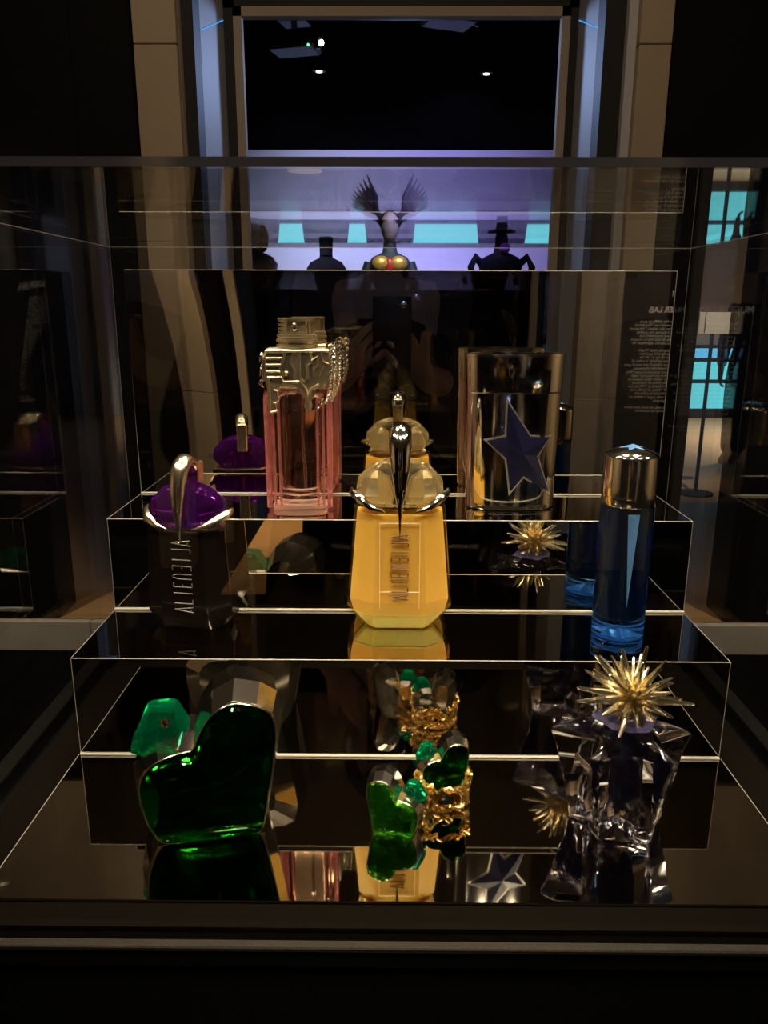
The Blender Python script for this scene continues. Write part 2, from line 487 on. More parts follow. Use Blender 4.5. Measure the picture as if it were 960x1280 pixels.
# teal light wall
tw = thing('lit_panel_wall', 'row of glowing teal panels along the foot of the far wall', 'light panel', (0, 8.72, STEP))
for xa, n in ((-1.55, 3), (3.1, 1)):
    B(xa, xa + 0.05 + n * 1.28, 0.0, 0.06, 0.0, 0.80).build('frame', M['dark_frame'], tw)
    for za, zb, mt in ((0.665, 0.765, 'skyblue'), (0.43, 0.62, 'teal'), (0.11, 0.385, 'teal')):
        for k in range(n):
            B(xa + 0.05 + k * 1.28, xa + k * 1.28 + 1.28, -0.02, 0.0, za, zb).build('lit_panel', M[mt], tw)


# glowing bars painting the gleam of a beam edge on the reveals
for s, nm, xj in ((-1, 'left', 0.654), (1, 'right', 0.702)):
    o = MB().tube([(s * xj, WY + 0.121, 2.21), (s * xj, 3.34, 2.362)], 0.0018, 6).build('beam_gleam', M['gleamblue'])
    tag(o, 'thin glowing bar painting a blue beam-edge gleam across the %s portal reveal' % nm, 'painted gleam', 'blue painted gleams')

# projectors and downlights of the far gallery
def projector(loc, rz, label, pole):
    t = thing('projector', label, 'projector', loc, rz, 'ceiling projectors')
    B(-0.14, 0.14, -0.10, 0.10, -0.045, 0.045).build('body', M['projector'], t, bevel=0.015)
    MB().tube([(0, 0, 0.05), (0, 0, pole)], 0.018, 10).build('pole', M['steel'], t, 40)
    B(-0.08, 0.08, -0.08, 0.08, pole - 0.008, pole).build('ceiling_plate', M['projector'], t)
    l = MB().lathe([(0.03, 0), (0.034, 0.03), (0.026, 0.03), (0.02, 0.022)], 16).build('lens_ring', M['black_steel'], t, 40)
    l.rotation_euler = (0, PI / 2, 0); l.location = (0.135, -0.02, -0.01)
    return t
pj = projector((-0.575, 5.05, 2.785), -0.25, 'black projector hanging on a steel pole with a bright lens', 0.115)
MB().ball((0.172, -0.02, -0.012), 0.015, 8, 6).build('lens', M['lamp_hot'], pj)
MB().ball((0.12, -0.10, -0.042), 0.008, 8, 6).build('status_light', M['green_led'], pj)
pj2 = projector((0.30, 4.75, 2.835), 0.35, 'black projector right of the hanging pole, partly behind the lintel', 0.065)
MB().ball((-0.12, -0.10, -0.042), 0.008, 8, 6).build('status_light', M['green_led'], pj2)
for (x, y), nm in (((-0.513, 5.983), 'left'), ((0.651, 6.037), 'right')):
    t = thing('downlight', 'round white downlight in the black ceiling, %s one' % nm, 'downlight', (x, y, 2.9), 0, 'ceiling downlights')
    MB().lathe([(0.045, 0), (0.045, -0.01), (0.028, -0.012), (0.028, -0.004)], 20).build('ring', M['black'], t, 40)
    MB().lathe([(0.026, -0.004), (0.022, -0.016)], 16).build('lens', M['lamp'], t, 40)


# unseen museum spotlights on the hall ceiling, some added for glints
for i, (loc, tgt, pw, sz, sp) in enumerate(SPOTS):
    nm = ['above the camera', 'left of the camera', 'right of the camera', 'straight behind the showcase', 'behind the showcase to the left', 'behind the showcase to the right', 'far to the left of the showcase', 'far to the right of the showcase'][i]
    t = thing('ceiling_spotlight', 'unseen black ceiling spotlight %s' % nm, 'spotlight', (loc[0], loc[1], 3.3), 0, 'spotlights over the showcase')
    q = (Vector(tgt) - Vector(loc)).to_track_quat('-Z', 'Y')
    can = MB().lathe([(sz * 0.30, 0.20), (sz * 0.5 + 0.014, 0.06), (sz * 0.5 + 0.014, -0.02), (sz * 0.5 + 0.006, -0.02), (sz * 0.5 + 0.006, 0.012), (0.0005, 0.012)], 24).build('can', M['black'], t, 40)
    can.rotation_euler = q.to_euler()
    can.location = (0, 0, loc[2] - 3.3)
    MB().tube([(0, 0, loc[2] - 3.3 + 0.12), (0, 0, -0.002)], 0.008, 8).build('stem', M['black'], t)
    MB().lathe([(0.05, -0.012), (0.05, -0.001)], 16).build('mount', M['black'], t, 40)
    lo = area('spot_light', loc, tgt, pw, WARM, sz, sp)


# hall behind the camera: portal with pilasters, text wall
HY = -3.2
for nm, xa, xb in (('right', 1.06, 1.30), ('left', -1.19, -1.02)):
    p = thing('stone_pilaster', 'beige stone pilaster reflected at the %s of the mirror panel' % nm, 'pilaster', (0, HY, 0))
    zz = 0.0
    for hgt in (0.80, 0.80, 0.80, 0.89):
        B(xa, xb, 0.0, 0.12, zz, zz + hgt - 0.003).build('stone_block', M['stone'], p, bevel=0.002)
        zz += hgt
struct(B(0.97, 1.06, HY - 0.35, HY, 0, 3.3).build('wall_rear_reveal', M['reveal']), 'grey reveal beside the reflected pilaster')
struct(B(0.86, 0.90, HY - 0.38, HY - 0.33, 0, 3.3).build('trim_rear', M['stone']), 'thin beige jamb of the reflected doorway')
struct(B(-0.95, -0.90, HY - 0.38, HY - 0.33, 0, 3.3).build('trim_rear', M['stone']), 'thin beige jamb left in the reflected doorway')
struct(B(1.30, 2.6, HY, HY + 0.1, 0, 3.3).build('wall_text', M['text_wall']), 'black wall carrying the white exhibition text')
struct(B(-5, -1.19, HY, HY + 0.1, 0, 3.3).build('wall_rear_left', M['black_wall']), 'black wall left of the reflected pilaster')
LINES = ['Right a few whiffs so pure', 'up he would use "The blends', 'only then the others." He based', 'it was following me, guiding',
         '" that one impossible and', 'possible to reproduce, remains', 'and became his inspiration for', 'title.',
         'launching his label, Mugler', 'pioneering with perfume', 'to want to say it." As he', 'as he was seeking "a scent of',
         'romance a brand new world gave', 'almost hundreds of patents,', 'the better business knows. Was', 'more than six hundred trials',
         'a maker called Alien known as', 'the collections of combined', 'fully developed in 1992 by the', 'original "notes of vanilla, and',
         'and patchouli as a Flacons', 'luxury with angel, creating an', 'of "fragrances', '', 'for the bells do now. Just notes', 'and beauty for moments.']
tx = thing('exhibition_text', 'white exhibition text headed MUGLER LAB on the black wall', 'wall text', (1.72, HY + 0.1015, 0))


def text(body, x, z, size, parent, name, mat, off=0.0):
    c = bpy.data.curves.new(name, 'FONT')
    c.body = body
    c.size = size
    c.extrude = 0.0008
    c.offset = off
    c.materials.append(mat)
    o = bpy.data.objects.new(name, c)
    COL.objects.link(o)
    o.parent = parent
    o.location = (x, 0, z)
    o.rotation_euler = (PI / 2, 0, PI)
    bpy.context.view_layer.update()
    me = bpy.data.meshes.new_from_object(o.evaluated_get(bpy.context.evaluated_depsgraph_get()))
    o2 = bpy.data.objects.new(name + '_', me)
    COL.objects.link(o2)
    o2.parent = parent
    o2.location, o2.rotation_euler = o.location, o.rotation_euler
    bpy.data.objects.remove(o)
    o2.name = name
    return o2


text('III', -0.105, 1.372, 0.05, tx, 'numeral', M['ink'])
hd = text('MUGLER LAB', -0.006, 1.285, 0.0445, tx, 'heading', M['ink'], 0.0012)
for i, l in enumerate(LINES):
    if l:
        text(l, -0.075, 1.228 - i * 0.0204, 0.0225, tx, 'text_line', M['ink'])

# ------------------------------------------------------------------ showcase plinth and glass
pl = thing('showcase_plinth', 'black lacquered plinth carrying the glass showcase', 'plinth', (0, 0, 0))
B(-0.310, 0.310, 0.356, 0.835, 0.0, 0.945).build('body', M['black'], pl)
B(-0.310, 0.310, 0.3545, 0.3600, 0.9452, 0.9550).build('lip', M['black'], pl)
XG, YF, YR, ZT = 0.2864, 0.3640, 0.8073, 1.3581
# inner rim around the mirror tray
B(-0.2795, 0.2795, 0.3690, 0.3872, 0.945, 0.958).build('inner_rim', M['rim'], pl)
B(-0.2795, 0.2795, 0.7975, 0.8030, 0.945, 0.958).build('inner_rim', M['rim'], pl)
for s in (-1, 1):
    B(*sorted((s * 0.2522, s * 0.2795)), 0.3874, 0.7973, 0.945, 0.958).build('inner_rim', M['rim'], pl)
B(-0.310, 0.310, 0.3538, 0.3600, 0.9552, 0.9585).build('outer_rim', M['ledge'], pl, bevel=0.0007)
B(-0.310, 0.310, 0.8160, 0.8350, 0.945, 0.9585).build('outer_rim', M['ledge'], pl, bevel=0.0007)
for s in (-1, 1):
    B(*sorted((s * 0.2960, s * 0.3100)), 0.3602, 0.8158, 0.945, 0.9585).build('outer_rim', M['black'], pl, bevel=0.0007)

gc = thing('glass_showcase', 'clear glass showcase cover with a mirror stand of perfume bottles inside', 'showcase', (0, 0, 0.9455))
TH = 0.0045
zb, zt = 0.0, ZT - 0.9455
B(-XG - TH, XG + TH, YF - TH, YF, zb, zt).build('front_pane', M['pane'], gc)
B(-XG - TH, XG + TH, YR, YR + TH, zb, zt).build('back_pane', M['pane'], gc)
for s in (-1, 1):
    B(*sorted((s * XG, s * (XG + TH))), YF, YR, zb, zt).build('side_pane', M['pane'], gc)
B(-XG - TH, XG + TH, YF - TH, YR + TH, zt, zt + TH).build('top_pane', M['pane'], gc)
e = 0.0003
B(-XG - TH, XG + TH, YF - TH - 0.0006, YF - TH - 0.0001, zt + 0.0004, zt + TH).build('polished_edge', M['pane_edge'], gc)
B(-XG, XG, YR - e, YR, zt - e, zt).build('glue_line', M['edge'], gc)
for s in (-1, 1):
    B(*sorted((s * XG, s * (XG - e))), YR - e, YR, zb + 0.02, zt - e).build('glue_line', M['edge'], gc)
    B(*sorted((s * XG, s * (XG - e))), YF, YR - e, zt - e, zt).build('glue_line', M['edge'], gc)

# ------------------------------------------------------------------ stepped mirror stand
sd = thing('mirror_stand', 'stepped bronze mirror stand with two steps and a tall mirror panel', 'display stand', (0, 0, 0.9465))
zz = 0.9465
B(-HW - 0.0015, HW + 0.0015, 0.3875, YB, 0, Z0 - zz).build('tray', M['mirror_top'], sd)
B(-HW, HW, Y1, YB, Z0 - zz, Z1 - zz).build('lower_step', M['mirror'], sd)
B(-HW, HW, Y2, YB, Z1 - zz, Z2 - zz).build('upper_step', M['mirror'], sd)
# the tall panel is thin acrylic mirror that has bowed a little at its upper left
gv, gf = [], []
NX, NZ = 50, 30
for k in range(NZ + 1):
    for i in range(NX + 1):
        px, pz = -HW + 2 * HW * i / NX, Z2 + (Z3 - Z2) * k / NZ
        u = max(0.0, -px - 0.08)
        tt = (pz - Z2) / (Z3 - Z2)
        gv.append((px, Y3 - 0.07 * u * u * tt * tt, pz - zz))
        if i < NX and k < NZ:
            a = k * (NX + 1) + i
            gf.append((a, a + 1, a + NX + 2, a + NX + 1))
n0 = len(gv)
gv += [(-HW, YB, Z2 - zz), (HW, YB, Z2 - zz), (-HW, YB, Z3 - zz), (HW, YB, Z3 - zz)]
gf += [(n0, n0 + 2, n0 + 3, n0 + 1), tuple(range(0, NX + 1)) + (n0 + 1, n0), tuple(NZ * (NX + 1) + i for i in range(NX + 1)) + (n0 + 3, n0 + 2),
       tuple(k * (NX + 1) for k in range(NZ + 1)) + (n0 + 2, n0), tuple(k * (NX + 1) + NX for k in range(NZ + 1)) + (n0 + 3, n0 + 1)]
obj('mirror_panel', gv, gf, M['mirror'], sd, 30)
def strip(x0, y0, z0, x1, y1, z1, r, mt='edge'):
    MB().tube([(x0, y0, z0 - zz), (x1, y1, z1 - zz)], r, 6).build('polished_edge', M[mt], sd)
for (y, z, r) in ((Y1, Z1, 0.0004), (Y2, Z2, 0.0004), (Y3, Z3, 0.0003)):
    strip(-HW, y, z, HW, y, z, r)
for (y, z, r) in ((Y1 - 0.0008, Z0 + 0.001, 0.0009), (Y2 - 0.0008, Z1 + 0.001, 0.0010), (Y3 - 0.0006, Z2 + 0.0008, 0.0007)):
    strip(-HW, y, z, HW, y, z, r, 'seam')
for s in (-1, 1):
    strip(s * HW, Y1, Z0, s * HW, Y1, Z1, 0.00025)
    strip(s * HW, Y2, Z1, s * HW, Y2, Z2, 0.00025)
    strip(s * HW, Y3, Z2, s * HW, Y3, Z3, 0.00025)
    strip(s * HW, Y1, Z1, s * HW, Y2, Z1, 0.00025)
    strip(s * HW, Y2, Z2, s * HW, Y3, Z2, 0.00025)
    strip(s * (HW + 0.0015), 0.3875, Z0, s * (HW + 0.0015), Y1, Z0, 0.0003)

# ------------------------------------------------------------------ faceted talisman bottles (amber and black)
def octo(hx, hy, fx, z, cy=0.0):
    """flattened octagon, front facet half width fx"""
    k = hy * 0.42
    return [(-fx, cy - hy, z), (fx, cy - hy, z), (hx, cy - k, z), (hx, cy + k, z), (fx, cy + hy, z), (-fx, cy + hy, z), (-hx, cy + k, z), (-hx, cy - k, z)]


GLY = {
    'A': [[(0, 0), (0.5, 1), (1, 0)], [(0.05, 0.12), (0.6, 0.12)]],
    'L': [[(0.1, 1), (0.1, 0), (0.9, 0)]],
    'I': [[(0.5, 0), (0.5, 1)]],
    'E': [[(0.9, 1), (0.1, 1), (0.1, 0), (0.9, 0)], [(0.1, 0.5), (0.6, 0.5)]],
    'N': [[(0.05, 0), (0.05, 0.7), (0.25, 0.97), (0.5, 1.0), (0.75, 0.97), (0.95, 0.7), (0.95, 0)]],
}


def lettering(z0, z1, wid, yz, xc, mat, parent, st):
    """upright column of letters running up the front facet; yz(z) gives the facet's y"""
    word = 'ALIENEILA'
    mb = MB()
    pitch = (z1 - z0) / len(word)
    for i, ch in enumerate(word):
        gw = pitch * 0.62
        base = z0 + pitch * i + pitch * 0.19
        for stroke in GLY[ch]:
            pts = []
            for u, v in stroke:
                if i > 4:
                    u = 1 - u
                z = base + u * gw
                pts.append(Vector((xc + wid / 2 - v * wid, yz(z) - 0.0003, z)))
            for a, b in zip(pts, pts[1:]):
                mb.tube([a, b], st, 5)
    return mb.build('lettering', mat, parent)


def talisman_bottle(name, label, loc, rz, g, mats):
    t = thing(name, label, 'perfume bottle', loc, rz, 'perfume bottles in the showcase')
    rings = [octo(g['b'][0], g['b'][1], g['b'][2], 0.0004), octo(*g['w'][:3], g['w'][3]), octo(*g['t'][:3], g['t'][3])]
    body = MB().loft(rings).build('body', mats['body'], t, bevel=0.0006)
    if mats.get('core'):
        k = 0.94
        MB().loft([octo(0.0375, 0.0195, 0.0218, 0.0140), octo(g['w'][0] * k, g['w'][1] * k, g['w'][2] * k, g['w'][3] + 0.006),
                   octo(g['t'][0] * k, g['t'][1] * k, g['t'][2] * k, g['t'][3] - 0.004)]).build('perfume', mats['core'], body)
        MB().loft([octo(0.0268, 0.0150, 0.0205, 0.0012), octo(0.0370, 0.0190, 0.0215, 0.0136)]).build('glow_base', M['amber_pale'], body, bevel=0.0008)  # pale block painting the light gathered at the foot
    yw, yt, zw, ztop = -g['w'][1], -g['t'][1], g['w'][3], g['t'][3]
    lettering(*g['txt'], lambda z: yw + (yt - yw) * (z - zw) / (ztop - zw), 0.0, mats['ink'], body, g['st'])
    # collar plate
    MB().loft([octo(g['t'][0] * 0.86, g['t'][1] * 0.9, g['t'][2], ztop + 0.0002), octo(g['t'][0] * 0.86, g['t'][1] * 0.9, g['t'][2], ztop + 0.002)]).build('collar', mats.get('collar', mats['metal']), t)
    # crystal dome, a faceted half each side of the spine
    dz, dx, dy = g['dome']
    base = ztop + 0.0022
    for s in (-1, 1):
        gap = 0.0022
        rr = []
        for (fx, fy, fz) in ((0.78, 0.80, 0.0), (1.0, 1.0, 0.26), (0.96, 0.92, 0.55), (0.66, 0.66, 0.86), (0.30, 0.36, 1.0)):
            hx, hy = dx * fx, dy * fy
            z = base + dz * fz
            ring = [(gap, -hy), (hx * 0.42, -hy), (hx * 0.80, -hy * 0.66), (hx, -hy * 0.12), (hx, hy * 0.2), (hx * 0.78, hy * 0.7), (hx * 0.4, hy), (gap, hy)]
            rr.append([(s * max(px, gap), py, z) for px, py in ring])
        MB().loft(rr).build('crystal_dome', mats['dome'], t, mats.get('dome_smooth'), bevel=0.0008)
    if mats.get('core'):
        for s in (-1, 1):
            MB().lathe([(0.0115, base + 0.0015), (0.0135, base + 0.0075), (0.0085, base + 0.0190), (0.0022, base + 0.0245)], 7, cx=s * 0.0168, cy=0.002, sy=0.85, a0=0.3).build('gold_glint', M['glint_gold'], t)  # added cones giving the dome bright gold reflections
        yf = lambda z: yw + (yt - yw) * (z - zw) / (ztop - zw) - 0.0001
        fl = MB()
        for s in (-1, 1):
            fl.tube([(s * 0.0160, yf(0.022), 0.022), (s * 0.0160, yf(0.093), 0.093)], 0.00028, 5)
        fl.tube([(-0.0160, yf(0.093), 0.093), (0.0160, yf(0.093), 0.093)], 0.00028, 5)
        fl.tube([(-0.0160, yf(0.036), 0.036), (0.0160, yf(0.036), 0.036)], 0.00028, 5)
        fl.build('facet_line', M['amber_pale'], body)
    # spray barrel between the halves
    MB().lathe([(0.0058, ztop + 0.002), (0.0058, ztop + dz * 0.72), (0.0042, ztop + dz * 0.78)], 20, sx=0.36).build('spray_barrel', mats.get('collar', mats['metal']), t, 40)
    # spine: a pointed blade that arches from the back over the dome and down the front
    sp = g['spine']
    mb = MB()
    P, Rr = [], []
    n = 26
    for i in range(n):
        f = i / (n - 1) * (len(sp) - 1)
        k = min(int(f), len(sp) - 2)
        q = f - k
        q2 = q * q * (3 - 2 * q)
        a, b = sp[k], sp[k + 1]
        P.append((0, a[0] + (b[0] - a[0]) * q, a[1] + (b[1] - a[1]) * q))
        Rr.append(a[2] + (b[2] - a[2]) * q2)
    mb.tube(P, Rr, 16, flat=0.75, up=(0, -0.3, 1))
    spn = mb.build('spine', mats['metal'], t, 50)
    nz = g['nozzle']
    o = MB().lathe([(0.0018, 0), (0.0018, 0.0014), (0.0011, 0.0014), (0.0009, 0.0004)], 14).build('nozzle', M['black_steel'], spn, 40)
    o.rotation_euler = (PI / 2, 0, 0)
    o.location = (0, nz[0], nz[1])
    MB().box(-0.0055, 0.0055, g['stub'][0], g['stub'][1], g['stub'][2], g['stub'][3]).build('rear_clip', mats['metal'], t, bevel=0.001)
    # wing claws at the shoulders
    for s in (-1, 1):
        W = g['wing']
        MB().tube([(s * a, b, c) for a, b, c, r in W], [r for *_, r in W], 10, flat=0.55, up=(0, -1, 0.4)).build('wing_claw', mats['wing'], t, 50)
    return t


gold = dict(b=(0.0285, 0.0165, 0.0215), w=(0.0432, 0.0235, 0.0230, 0.0200), t=(0.0366, 0.0205, 0.0205, 0.1035),
            txt=(0.0285, 0.0850, 0.0135), st=0.00055, dome=(0.036, 0.0355, 0.0185),
            spine=[(0.016, 0.142, 0.0030), (0.010, 0.160, 0.0072), (-0.004, 0.1655, 0.0088), (-0.0150, 0.1560, 0.0090), (-0.0200, 0.1400, 0.0078), (-0.0222, 0.1200, 0.0048),
                   (-0.0222, 0.1060, 0.0021), (-0.0222, 0.0950, 0.0012), (-0.0225, 0.0790, 0.0003)],
            nozzle=(-0.0200, 0.1530), stub=(0.012, 0.023, 0.135, 0.158),
            wing=[(0.012, -0.0225, 0.1025, 0.0005), (0.022, -0.0205, 0.1055, 0.0022), (0.032, -0.0135, 0.1105, 0.0036), (0.0385, -0.004, 0.1150, 0.0030), (0.0395, 0.002, 0.1165, 0.0012)])
talisman_bottle('amber_bottle', 'tall faceted amber perfume bottle glowing gold in the centre of the lower step', (0.0, 0.6150, Z1), 0.0, gold,
                dict(body=M['amber'], core=M['amber_core'], dome=M['crystal'], metal=M['chrome'], collar=M['pale_gold'], wing=M['chrome'], ink=M['letter_dark']))
purp = dict(b=(0.029, 0.0150, 0.0205), w=(0.0372, 0.0200, 0.0205, 0.0120), t=(0.0335, 0.0190, 0.0190, 0.0850),
            txt=(0.0155, 0.0790, 0.0160), st=0.0005, dome=(0.034, 0.0330, 0.0180),
            spine=[(0.016, 0.120, 0.0026), (0.010, 0.136, 0.0062), (-0.003, 0.1402, 0.0072), (-0.0125, 0.1340, 0.0072), (-0.0185, 0.1210, 0.0064), (-0.0208, 0.1050, 0.0046),
                   (-0.0212, 0.0930, 0.0026), (-0.0212, 0.0850, 0.0018), (-0.0205, 0.0740, 0.0003)],
            nozzle=(-0.0180, 0.1255), stub=(0.010, 0.022, 0.106, 0.136),
            wing=[(0.010, -0.0215, 0.0870, 0.0006), (0.020, -0.0200, 0.0895, 0.0026), (0.030, -0.0135, 0.0940, 0.0042), (0.0360, -0.004, 0.0985, 0.0034), (0.0370, 0.003, 0.1000, 0.0012)])
talisman_bottle('black_bottle', 'smoky black perfume bottle with a purple crystal dome on the lower step', (-0.1725, 0.6140, Z1), -0.17, purp,
                dict(body=M['dark_brown'], dome=M['purple'], dome_smooth=60, metal=M['pale_gold'], wing=M['pale_gold'], ink=M['letter_grey']))

# ------------------------------------------------------------------ blue tube bottle
tb = thing('blue_tube_bottle', 'slim blue cylinder bottle with a chrome star cap on the lower step', 'perfume bottle', (0.1775, 0.5905, Z1), 0.0, 'perfume bottles in the showcase')
gb = MB().lathe([(0.0190, 0.0005), (0.0204, 0.002), (0.0206, 0.010), (0.0206, 0.1095), (0.0195, 0.1115)], 48).build('glass_body', M['clear_blue'], tb, 35)
MB().lathe([(0.004, 0.0165), (0.0132, 0.0185), (0.0142, 0.022), (0.0142, 0.1080), (0.0130, 0.1100)], 40).build('perfume_vial', M['navy'], gb, 35)
MB().tube([(0.0178 * math.cos(a), 0.0178 * math.sin(a), 0.0045) for a in [2 * PI * j / 32 for j in range(33)]], 0.0013, 8).build('base_ring', M['blue_ring'], gb, 60)
MB().tube([(0.0168 * math.cos(a), 0.0168 * math.sin(a), 0.0155) for a in [2 * PI * j / 32 for j in range(33)]], 0.0009, 8).build('base_ring', M['blue_ring'], gb, 60)
wv = [(-0.0042, -0.0176, 0.1060), (0.0042, -0.0176, 0.1060), (0.0, -0.0192, 0.1040), (0.0002, -0.0178, 0.032), (-0.0042, -0.0168, 0.1065), (0.0042, -0.0168, 0.1065), (0.0002, -0.0170, 0.031)]
obj('ice_wedge', wv, [(0, 2, 3), (1, 3, 2), (0, 1, 2), (4, 6, 5), (0, 4, 5, 1), (0, 3, 6, 4), (1, 5, 6, 3)], M['wedge'], gb)
# star cut under the base
sv = [(0, 0, 0.0125)]
for i in range(10):
    r = 0.0150 if i % 2 == 0 else 0.0062
    a = -PI / 2 + i * PI / 5
    sv.append((r * math.cos(a), r * math.sin(a), 0.0035))
obj('star_cut', sv, [(0, 1 + i, 1 + (i + 1) % 10) for i in range(10)] + [tuple(range(10, 0, -1))], M['blue_cut'], gb)
cp = MB().lathe([(0.0202, 0.1117), (0.0207, 0.1125), (0.0207, 0.1183), (0.0201, 0.1187), (0.0201, 0.1193), (0.0208, 0.1197), (0.0208, 0.1480), (0.0205, 0.1496), (0.0195, 0.1508),
                 (0.0150, 0.1532), (0.0100, 0.1550), (0.0045, 0.1560), (0.0006, 0.1562)], 48).build('cap', M['chrome'], tb, 40)
sv = [(0, -0.0010, 0.1584)]
for i in range(10):
    r = 0.0105 if i % 2 == 0 else 0.0046
    a = PI / 2 + i * PI / 5 + 0.1
    sv.append((r * math.cos(a), r * math.sin(a) - 0.001, 0.1566 - 14 * r * r))
sv.append((0, 0, 0.1540))
obj('star_gem', sv, [(0, 1 + i, 1 + (i + 1) % 10) for i in range(10)] + [(11, 1 + (i + 1) % 10, 1 + i) for i in range(10)], M['sky_gem'], cp)

# ------------------------------------------------------------------ pink chain bottle
pk = thing('pink_chain_bottle', 'pink ribbed glass bottle with pewter plate and chains on the upper step', 'perfume bottle', (-0.0890, 0.6870, Z2), 0.06, 'perfume bottles in the showcase')
def ribbed(hx, hy, z, amp):
    pts = []
    n = 14
    # front wall with ribs near both ends
    for i in range(n + 1):
        f = -1 + 2 * i / n
        rib = amp * (1 if (i % 2 == 0) else -1) if abs(f) > 0.45 else amp * 0.2
        pts.append((f * hx * 0.93, -hy + rib, z))
    pts += [(hx, -hy * 0.7, z), (hx + amp, 0, z), (hx, hy * 0.7, z)]
    for i in range(n + 1):
        f = 1 - 2 * i / n
        rib = amp * (1 if (i % 2 == 0) else -1) if abs(f) > 0.45 else amp * 0.2
        pts.append((f * hx * 0.93, hy - rib, z))
    pts += [(-hx, hy * 0.7, z), (-hx - amp, 0, z), (-hx, -hy * 0.7, z)]
    return pts
gbp = MB().loft([ribbed(0.0270, 0.0155, 0.0004, 0.0002), ribbed(0.0283, 0.0170, 0.002, 0.0011), ribbed(0.0292, 0.0172, 0.103, 0.0013), ribbed(0.0275, 0.0155, 0.1075, 0.0005)]).build('glass_body', M['pink'], pk, 25)
def rrect(hx, hy, z, r=0.005, n=5):
    pts = []
    for cx, cy, a0 in ((hx - r, hy - r, 0), (-hx + r, hy - r, PI / 2), (-hx + r, -hy + r, PI), (hx - r, -hy + r, 1.5 * PI)):
        for i in range(n):
            a = a0 + PI / 2 * i / (n - 1)
            pts.append((cx + r * math.cos(a), cy + r * math.sin(a), z))
    return pts
MB().loft([rrect(0.0165, 0.0085, 0.0120), rrect(0.0185, 0.0105, 0.0145), rrect(0.0190, 0.0110, 0.1000), rrect(0.012, 0.008, 0.104)]).build('perfume', M['pink_liquid'], gbp, 40)
for s in (-1, 1):
    for yy in (-0.0135, 0.0135):
        MB().tube([(s * 0.0268, yy, 0.003), (s * 0.0272, yy, 0.100), (s * 0.0262, yy, 0.1055)], [0.0024, 0.0024, 0.0008], 10).build('pink_rib', M['pink_rib'], gbp, 60)
    for xx in (0.0215, 0.0165):
        MB().tube([(s * xx, -0.0135, 0.004), (s * xx, -0.0135, 0.1000)], 0.0011, 8).build('pink_rib', M['pink_rib'], gbp, 60)
MB().loft([rrect(0.0235, 0.0125, 0.0008), rrect(0.0245, 0.0130, 0.0036)]).build('glow_plate', M['pink_glow'], gbp, 40)  # added plate painting the glare along the bottom
for zc, hx in ((0.0055, 0.0225), (0.0095, 0.0190), (0.0150, 0.0165), (0.0195, 0.0150)):
    MB().tube([(hx * math.cos(a), -0.004 - 0.0085 * math.sin(a), zc - 0.0012 * math.sin(a)) for a in [PI * j / 12 for j in range(13)]], 0.0010, 8).build('glow_ring', M['pink_glow'], gbp, 60)  # pale arcs painting light reflected in the base
MB().tube([(0.004, 0, 0.104), (0.003, 0.001, 0.06), (0.005, 0, 0.016)], 0.0012, 8).build('dip_tube', M['clear'], gbp, 60)
# pewter plate: backing shell plus raised bars and dark plates painting shaded recesses
pf = -0.0195
plate = MB()
plate.prism([(-0.0255, 0.1405), (0.0275, 0.1405), (0.0285, 0.1250), (0.0215, 0.1090), (0.0160, 0.1080), (0.0150, 0.1010), (0.0120, 0.0990), (0.0130, 0.0930), (0.0095, 0.0870),
             (0.0060, 0.0930), (0.0070, 0.0990), (0.0035, 0.1060), (-0.0020, 0.1110), (-0.0140, 0.1110), (-0.0170, 0.1060), (-0.0150, 0.1000), (-0.0185, 0.0960), (-0.0175, 0.0880), (-0.0245, 0.0880),
             (-0.0245, 0.1100), (-0.0275, 0.1180)], pf, pf + 0.0022)
pp = plate.build('pewter_plate', M['antique'], pk, bevel=0.0003)
for poly in ([(-0.0250, 0.1378), (-0.0110, 0.1378), (-0.0120, 0.1355), (-0.0250, 0.1355)], [(-0.0250, 0.1322), (-0.0130, 0.1322), (-0.0138, 0.1300), (-0.0250, 0.1300)],
             [(-0.0250, 0.1268), (-0.0145, 0.1268), (-0.0150, 0.1246), (-0.0250, 0.1246)], [(-0.0240, 0.1165), (-0.0215, 0.1175), (-0.0205, 0.1155), (-0.0235, 0.1135)],
             [(-0.0080, 0.1385), (-0.0035, 0.1385), (-0.0060, 0.1300), (-0.0035, 0.1240), (-0.0030, 0.1165), (-0.0125, 0.1165), (-0.0135, 0.1240), (-0.0100, 0.1310)],
             [(0.0040, 0.1385), (0.0085, 0.1385), (0.0085, 0.1330), (0.0075, 0.1290), (0.0080, 0.1200), (0.0060, 0.1160), (0.0035, 0.1200)],
             [(0.0115, 0.1370), (0.0165, 0.1378), (0.0165, 0.1330), (0.0135, 0.1300), (0.0135, 0.1190), (0.0108, 0.1190), (0.0108, 0.1280)]):
    MB().prism(poly, pf - 0.0003, pf + 0.0004).build('recess_shade', M['antique_dark'], pp)  # slightly raised plate standing for a recess in shade
raised = MB()
for z in (0.1395, 0.1340, 0.1285, 0.1230):
    raised.tube([(-0.0255, pf - 0.0006, z), (-0.0105 + (0.1395 - z) * -0.2, pf - 0.0006, z)], 0.0011, 8)
def ridge(pts, r=0.0010):
    raised.tube([(x, pf - 0.0005, z) for x, z in pts], r, 8)
ridge([(-0.0255, 0.1400), (0.0275, 0.1400)], 0.0013)
ridge([(-0.0245, 0.1180), (-0.0130, 0.1180), (-0.0110, 0.1140), (0.0020, 0.1145)], 0.0013)
ridge([(-0.0085, 0.1390), (-0.0130, 0.1250), (-0.0110, 0.1175)])
ridge([(-0.0020, 0.1390), (-0.0050, 0.1300), (-0.0015, 0.1240), (-0.0015, 0.1160)])
